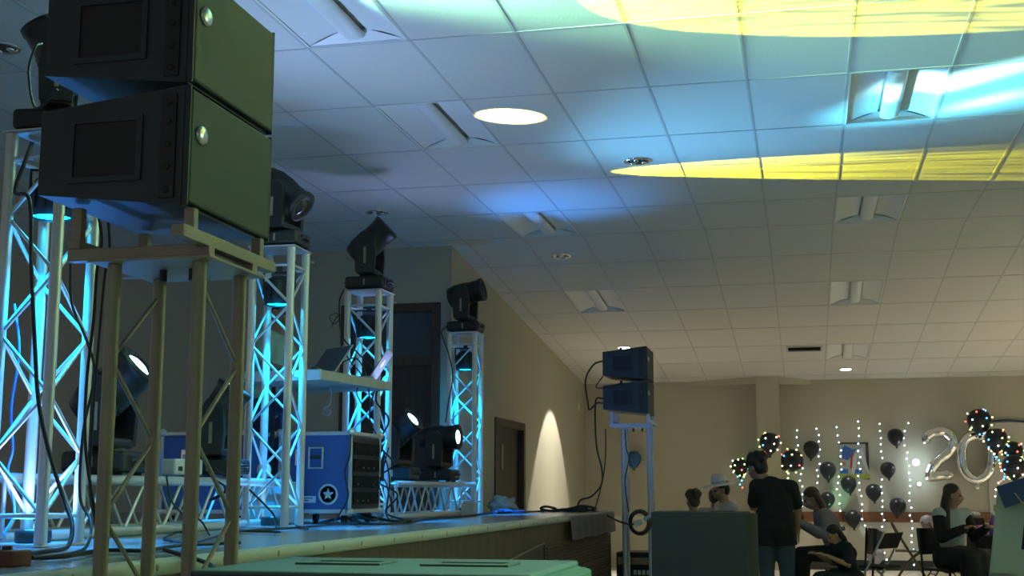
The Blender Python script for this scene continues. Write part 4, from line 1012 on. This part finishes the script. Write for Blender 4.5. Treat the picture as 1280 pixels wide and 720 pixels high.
# two bright spot bulbs glaring on the wall
for (x, y, r, e, lab) in ((1145, 578, .052, 26, 'larger glaring white lamp on the wall left of the number two'), (1149, 605, .028, 12, 'smaller glaring white lamp below the larger one')):
    p = at(x, y, 20.52); t = empty('glare_lamp', p, 0, lab, 'lamp', 'glaring wall lamps')
    MB().sphere((0, 0, 0), r, None, 16, 10).build('bulb', mat('glare_bulb', (1, 1, 1), .3, emit=(.70, .90, 1.), es=9), t); MB().tube((0, .0, 0), (0, .125, 0), .02, n=12).build('socket', m_white, t)
    point('glare_light', p + Vector((0, -.12, 0)), e * .10, (.7, .9, 1.), .04)

def digit(pts, label, name):
    P = smooth_path([at(x, y, 20.46) for x, y in pts], 10); n = len(P)
    root = empty(name, P[0], 0, label, 'balloon', 'silver number balloons'); off = -Vector(P[0]); Q = [p + off for p in P]
    return root, Q
two = [(1161, 555), (1158, 549), (1162, 543), (1171, 540), (1181, 540), (1189, 546), (1191, 555), (1187, 564), (1178, 572), (1169, 580), (1164, 589), (1163, 596), (1170, 595), (1181, 594), (1193, 594)]
root, Q = digit(two, 'silver foil balloon shaped as the number two', 'number_balloon')
b = MB(); b.sweep(Q, .09, 14, False, lambda t: .078 * (min(1, t / .05) ** .5 if t < .05 else (min(1, (1 - t) / .04) ** .5 if t > .96 else 1)) * (1 + .06 * math.sin(t * 60)) + .004)
b.build('foil_body', m_foil, root)
b = MB()
for sgn in (0,): b.sweep([q + Vector((0, -.082, 0)) for q in Q[4:-4]], .006, 6)
b.build('seam', m_alu, root)
zero = [(1220, 544), (1209, 548), (1203, 558), (1202, 572), (1204, 586), (1211, 596), (1221, 600), (1231, 596), (1238, 586), (1240, 572), (1239, 558), (1232, 548)]
root, Q = digit(zero + [zero[0]], 'silver foil balloon shaped as the number zero', 'number_balloon'); Q = Q[:-1]
MB().sweep(Q, .078, 14, True).build('foil_body', m_foil, root)
MB().sweep([q + Vector((0, -.080, 0)) for q in Q], .006, 6, True).build('seam', m_alu, root)
MB().lathe([(.0, 0), (.03, .02), (.045, .07), (.02, .085)], Q[60] + Vector((0, -.02, -.16)), (0, 0, 1), 12).build('tail_tab', m_foil, root)
t = empty('green_uplight', (.50, 20.30, .60), 0, 'small green uplight glowing on the far wall under the poster', 'lamp')
MB().lathe([(.05, 0), (.055, .06), (.048, .065)], n=18).build('can', m_black, t); MB().lathe([(.046, .062), (0, .066)], n=18).build('lens', mat('lens_green', (.4, 1, .7), .3, emit=(.25, 1., .5), es=5), t); MB().tube((0, 0, -.60), (0, 0, 0), .015, n=10).build('pole', m_black, t); MB().lathe([(.12, -.60), (.12, -.585), (.02, -.57)], n=18).build('base', m_black, t)
spot('green_glow', (.50, 20.30, .68), (.46, 20.62, 1.25), 9, (.25, 1, .55), 32, .9, .03)
# poster
p0 = at(1047.5, 553, 20.62); p1 = at(1087.5, 598, 20.62); W = p1.x - p0.x; H = p0.z - p1.z
t = empty('poster', ((p0.x + p1.x) / 2, 20.645, p1.z), 0, 'colourful paper poster with a green bottom stripe on the far wall', 'poster')
pc = lambda n, c: mat('poster_' + n, c, .6)
MB().bb(-W / 2, W / 2, -.006, 0, 0, H).build('sheet', pc('sheet', (.34, .36, .33)), t)
def patch(n, poly, c, dep): MB().prism([(-W / 2 + x * W, z * H) for x, z in poly], .001, Matrix.Translation((0, -.006 - dep, 0)) @ Matrix.Rotation(PI / 2, 4, 'X')).build(n, pc(n, c), t)
patch('green_stripe', [(0, 0), (1, 0), (1, .12), (0, .12)], (.30, .36, .04), .000)
patch('blue_shape', [(.12, .55), (.30, .50), (.42, .62), (.72, .66), (.76, .86), (.48, .80), (.22, .92), (.10, .80)], (.04, .14, .42), .001)
patch('white_shape', [(.40, .12), (.52, .14), (.60, .56), (.70, .60), (.95, .14), (1, .12), (.80, .84), (.62, .82), (.52, .70)], (.50, .52, .50), .0015)
patch('red_stroke', [(.36, .28), (.42, .28), (.48, .72), (.42, .72)], (.42, .04, .05), .002)
patch('blue_corner', [(.02, .14), (.30, .14), (.30, .26), (.04, .26)], (.03, .12, .40), .001)
patch('blue_foot', [(.50, .14), (.76, .14), (.74, .24), (.54, .26)], (.03, .12, .40), .002)
patch('orange_stroke', [(.03, .38), (.22, .36), (.22, .46), (.03, .46)], (.42, .16, .04), .001)
patch('dark_edge', [(.90, .30), (.99, .20), (.99, .96), (.90, .96)], (.04, .05, .05), .001)
patch('dark_top', [(.0, .95), (1, .95), (1, 1), (0, 1)], (.05, .055, .05), .001)

# ------------------------------------------------------------------ leads
def cable(label, pts, r=.007, m=m_cable, name='cable', k=8):
    return tag(MB().sweep(smooth_path(pts, k), r, 7).build(name, m), label, 'cable')
def dk(x, y, up=.012): p = atz(x, y, SZT); return Vector((p.x, p.y, SZT + up))
cable('thick black lead dropping from the near loudspeakers down the nearest tower to the red box', [at(40, 178, 4.75), at(30, 205, 4.72), at(19, 240, 4.70), at(37, 250, 4.68), at(39, 330, 4.68), at(43, 420, 4.68), at(48, 500, 4.68), at(60, 560, 4.68), at(80, 625, 4.66), at(90, 655, 4.6), dk(84, 690, .02), dk(55, 697, .02), dk(22, 706, .03)], .009)
cable('thinner black lead curving beside the nearest tower to the stage floor', [at(88, 330, 4.66), at(90, 380, 4.66), at(110, 430, 4.66), at(118, 470, 4.66), at(104, 540, 4.66), at(100, 620, 4.64), at(113, 650, 4.6), at(110, 680, 4.4), dk(90, 699, .02), dk(40, 705, .02)], .006)
cable('black lead hanging straight from the rear of the lower near loudspeaker', [at(122, 262, 4.0), at(127, 300, 4.05), at(121, 340, 4.1), at(117, 400, 4.15), at(108, 480, 4.2), at(107, 560, 4.2), at(118, 640, 4.25), dk(121, 694, .02)], .006)
cable('second black lead hanging beside it behind the near stand', [at(134, 262, 4.0), at(137, 310, 4.05), at(131, 345, 4.1), at(124, 420, 4.15), at(116, 520, 4.2), at(113, 620, 4.25), dk(132, 693, .02)], .005)
cable('black lead lying along the stage edge under the near stand', [dk(30, 702), dk(80, 700), dk(128, 692), dk(180, 692), dk(230, 685), dk(300, 682)], .008)
cable('black looped lead on the deck beyond the near stand legs', [dk(205, 676), dk(222, 668), dk(240, 672), dk(222, 680), dk(205, 678), dk(240, 682), dk(270, 674), dk(300, 667), dk(350, 668)], .006)
cable('black lead sagging from the lying truss between the near stand legs', [at(208, 595, 6.0), at(214, 625, 6.0), at(232, 645, 5.98), at(250, 650, 5.9), dk(262, 672)], .005)
cable('black tangle of leads hung on the lying truss beside the second tower', [at(268, 585, 6.6), at(285, 600, 6.55), at(278, 618, 6.55), at(262, 625, 6.55), at(284, 612, 6.55), at(270, 600, 6.55), at(263, 590, 6.55), at(290, 596, 6.55)], .006)
cable('black lead running down in front of the lying truss to the second tower foot', [at(312, 612, 6.85), at(330, 630, 6.85), at(343, 645, 6.9), dk(346, 662), dk(358, 655), dk(372, 660), dk(385, 664)], .006)
cable('black lead along the deck from the second tower to the road case', [dk(300, 666), dk(345, 664), dk(385, 661), dk(430, 657), dk(480, 657), dk(520, 654)], .007)
cable('thin lead looping from the moving head into the nearest tower top', [at(72, 112, 4.6), at(45, 135, 4.62), at(36, 90, 4.66), at(44, 60, 4.68), at(52, 55, 4.72)], .006)
cable('black lead wrapped down the third tower from lamp to floor', [at(430, 362, 9.30), at(424, 380, 9.32), at(428, 420, 9.33), at(446, 440, 9.30), at(470, 470, 9.28), at(462, 520, 9.28), at(478, 560, 9.26), at(487, 600, 9.26), at(483, 640, 9.25), dk(490, 655)], .006)
cable('black lead spiralling around the right chord of the third tower', [at(478, 470, 9.22), at(470, 500, 9.22), at(486, 525, 9.22), at(474, 555, 9.22), at(492, 580, 9.22), at(470, 600, 9.22), at(497, 618, 9.22), at(482, 640, 9.22), dk(505, 652)], .007)
cable('black lead across the front of the road case corner', [at(438, 543, 8.46), at(437, 570, 8.46), at(431, 590, 8.46), at(435, 620, 8.46), at(426, 640, 8.44), dk(415, 657)], .006)
for i, (pts, lab) in enumerate(((((452, 560), (470, 575), (455, 600), (475, 612)), 'upper black patch lead in the open rack of the road case'), (((446, 590), (462, 606), (478, 598), (490, 640)), 'middle black patch lead leaving the open rack'),
                                (((448, 615), (466, 622), (474, 600), (484, 560)), 'lower black patch lead rising from the open rack'))):
    cable(lab, [at(x, y, 9.0 + (.02 * i)) + Vector((.05, -.12, 0)) for x, y in pts], .005)
cable('bundle of black leads piled on the deck under the road case', [dk(400, 657, .02), dk(430, 653, .03), dk(450, 658, .02), dk(438, 651, .05), dk(465, 656, .03), dk(478, 650, .05), dk(452, 653, .06), dk(490, 655, .02), dk(515, 655, .02)], .010)
cable('black leads heaped over the shelf edge by the second laptop', [at(418, 452, 8.75), at(428, 440, 8.72), at(440, 455, 8.70), at(452, 470, 8.68), at(446, 490, 8.68), at(452, 505, 8.68)], .005)
cable('second black lead trailing off the shelf toward the road case', [at(424, 455, 8.8), at(445, 448, 8.75), at(458, 470, 8.72), at(463, 505, 8.70)], .005)
cable('pale curly lead hanging under the shelf', [at(406, 476, 8.6), at(414, 490, 8.6), at(412, 506, 8.6), at(404, 511, 8.6), at(413, 514, 8.6), at(410, 519, 8.6), at(402, 516, 8.6)], .004, m_cable_w)
cable('scribble of thin wire hanging left of the third tower', [at(430, 390, 9.5), at(420, 398, 9.5), at(414, 409, 9.5), at(422, 392, 9.5), at(412, 396, 9.5), at(418, 405, 9.5), at(427, 396, 9.5)], .003)
cable('black lead down the farthest tower left chord', [at(559, 408, 12.15), at(552, 416, 12.12), at(560, 440, 12.14), at(566, 470, 12.14), at(561, 500, 12.14), at(557, 528, 12.14)], .006)
cable('long black lead along the deck before the far lying truss', [dk(505, 655), dk(540, 650), dk(580, 647), dk(612, 643), dk(640, 642), at(672, 639.2, 13.9), at(700, 636.7, 13.9)], .010)
cable('tangle of black leads on the far stage corner', [at(690, 639.2, 13.9), at(676, 636.2, 13.9), at(682, 633.2, 13.9), at(695, 636.2, 13.9), at(688, 640.2, 13.9), at(715, 635.2, 13.9), at(728, 632.2, 13.9), at(745, 636.2, 13.9), at(720, 639.2, 13.9), at(700, 637.2, 13.9), at(735, 635.2, 13.9)], .014)
cable('bright blue-lit lead lying on the deck right of the farthest tower', [dk(618, 643, .02), dk(628, 641.5, .03), dk(640, 642, .02), dk(655, 641.5, .02)], .016, mat('cable_blue_lit', (.05, .2, .6), .4))  # blue of the light is painted into the lead's colour
zz = 12.75
cable('black lead looping from the upper far loudspeaker down to the stage corner', [at(754, 451, 14.30), at(742, 456, 14.28), at(732, 475, 14.28), at(735, 505, 14.28), at(737, 512, 14.28), at(746, 504, 14.28), at(754, 504, 14.29)], .010)
cable('black lead from the lower far loudspeaker dropping to the stage corner', [at(754, 498, 14.30), at(745, 500, 14.25), at(744, 530, 14.20), at(746, 560, 14.20), at(752, 585, 14.20), at(752, 605, 14.15), at(740, 620, 14.10), at(726, 625, 14.00), at(721, 634, 13.90), at(716, 637.5, 13.9)], .010)
cable('second thin lead beside it sweeping down to the stage edge', [at(757, 536, 14.15), at(757, 565, 14.15), at(755, 590, 14.15), at(751, 610, 14.12), at(745, 632, 14.05), at(744, 638.5, 13.6)], .007)
cable('small looped lead between the two far loudspeakers', [at(754, 470, 14.15), at(745, 483, 14.15), at(752, 485, 14.12), at(765, 483, 14.08), at(776, 479, 14.08), at(768, 482, 14.06), at(783, 481, 14.08)], .007)
cable('lead stretching from the stage corner across to the coiled cable', [at(735, 637.5, 13.8), at(752, 641, 14.20), at(770, 650, 14.02), at(785, 655, 14.00), at(795, 655, 14.02)], .010)
cable('thin lead threaded down the near left leg of the far stand', [at(781, 537, 14.16), at(783, 560, 14.16), at(786, 575, 14.16), at(781, 600, 14.16), at(784, 628, 14.16), at(786, 640, 14.16)], .006)
cable('black lead snaking over the stage edge down past the near stand', [dk(205, 694, .02), at(216, 702, 4.2) + Vector((.12, 0, 0)), at(228, 712, 4.1) + Vector((.12, 0, 0)), at(238, 722, 4.0) + Vector((.1, 0, 0)), at(244, 740, 3.95) + Vector((.1, 0, 0))], .008)
cable('blue-lit lead inside the lower left of the nearest tower', [at(18, 380, 5.0), at(24, 440, 5.0), at(14, 510, 5.0), at(16, 560, 5.0), at(10, 590, 5.0), at(18, 640, 4.98), at(4, 668, 4.9)], .006, mat('cable_blue_lit', (.05, .2, .6), .4))  # lead coloured blue to carry the lamp's blue light

GOB = dict(gobo=(.40, .52, .18), gscale=(95, 16), seed=1.3)
BEAMS = [
 ('yellow_streak', tuple(h3[0] + Vector((.06, .02, .02))), (1.0, 10.15, 3.7), 7500, (1, .93, .03), 7.0, .05, GOB),
 ('yellow_pool', tuple(g1[0] + Vector((.05, 0, .05))), (.35, 6.22, 3.7), 5200, (1, .93, .03), 12.0, .05, dict(gobo=(.40, .52, .18), gscale=(60, 13), seed=4.)),
 ('round_spot', tuple(g2[0] + Vector((.05, .0, .06))), (-1.88, 8.16, 3.7), 1800, (1, .94, .28), 4.2, .12, {}),
 ('cyan_beam', tuple(g3[0] + Vector((.06, 0, .04))), (1.25, 8.3, 3.7), 5000, (.10, .70, 1), 6.5, .7, {}),
 ('cyan_streak', tuple(g3[0] + Vector((.06, 0, .04))), (1.25, 7.86, 3.7), 11000, (.42, .92, 1), 1.5, .8, {}),
 ('cyan_streak', tuple(g4[0] + Vector((.06, 0, .04))), (1.25, 8.50, 3.7), 11000, (.42, .92, 1), 1.3, .8, {}),
 ('cyan_core', tuple(g3[0] + Vector((.06, 0, .04))), (.80, 8.15, 3.7), 16000, (.5, .92, 1), 2.2, .8, {}),
 ('cyan_halo', tuple(g3[0] + Vector((.06, .03, .04))), (.3, 8.35, 3.7), 900, (.12, .52, 1), 24, 1., {}),
 ('blue_wash', tuple(g4[0] + Vector((.05, 0, .08))), (-2.1, 10.85, 3.7), 260, (.05, .30, 1), 24, 1., {}),
 ('green_wash', tuple(h1[0] + Vector((.05, 0, .2))), (-1.65, 5.55, 3.7), 6500, (.4, 1, .6), 24, 1., {}),
 ('blue_spill', tuple(g4[0] + Vector((.05, .06, .06))), (-1.95, 14.1, 2.25), 36, (.05, .22, 1), 24, .8, {}),
 ('under_blue_fill', (-3.215, 4.9, SZT + .10), (-2.0, 3.72, 2.1), 60, (.02, .22, 1), 22, .8, {}),  # added spot to brighten the near loudspeakers' underside with blue
 ('room_green', (3.6, 8.2, 3.55), (-2.2, 5.4, 1.3), 170, (.5, 1, .5), 36, .9, {}),
 ('room_green', (2.2, 3.4, 3.6), (-.85, 3.0, 1.0), 3000, (.36, 1, .50), 9, .8, {}),  # extra unseen green spot added to brighten the near subwoofer's top
 ('ceiling_fill', tuple(g3[0] + Vector((.08, .0, .08))), (-2.7, 9.2, 3.7), 42, (.36, .46, 1), 66, 1., {}),  # added broad fill to tint the ceiling between the towers blue
 ('ceiling_fill', tuple(g1[0] + Vector((.08, .03, .06))), (-1.0, 6.6, 3.7), 140, (.36, .54, 1), 72, 1., {}),  # added broad fill to lift the near ceiling with blue
]
# ------------------------------------------------------------------ light
w = bpy.data.worlds.new('world'); SC.world = w; w.use_nodes = True
w.node_tree.nodes['Background'].inputs['Color'].default_value = (.62, .70, .72, 1); w.node_tree.nodes['Background'].inputs['Strength'].default_value = WORLD
# the room's downlights that are on (the two in view, the one washing the side wall, more beyond the picture's right edge; added fill lamps near the camera)
def downlight(x, y, p, half=62, blend=.6, col=(1, .90, .74), tx=0, ty=0, size=.06):
    z = zc(y); return spot('downlight_beam', (x, y, z - .03), (x + tx, y + ty, 0), p, col, half, blend, size)
downlight(-2.434, 17.83, DL * .6, 44, 1., tx=.6)
downlight(.637, 19.79, DL * .45, 36, 1.)
for x, y in ((3.7, 17.83), (6.0, 18.6), (3.7, 15.2), (6.2, 14.)): downlight(x, y, DL * 1.2, 44, 1.)
for x, y in ((.8, -.9), (3.8, -.9), (3.8, 2.6), (-2.4, -2.2), (6.4, 1.)): downlight(x, y, DN, 60, 1.)  # unseen lamps added around the camera for overall ambient fill
spot('scallop_beam', (-2.434, 17.83, zc(17.83) - .03), (-3.47, 17.76, 0), SCAL, (1, .95, .82), 34, .16, .03)
def beam(g, p, tgt, col, half, blend=.08, **k):
    o, ax = g; t = Vector(tgt); o2 = o + (t - o).normalized() * .03; return spot('head_beam', o2, t, p, col, half, blend, .012, **k)
YEL = (1, .93, .045)
for nm, o, tgt, pw, col, half, bl, gb in BEAMS:
    spot(nm, o, tgt, pw, col, half, bl, .012 if bl < .4 else .08 if bl < 1 else .22, **gb)
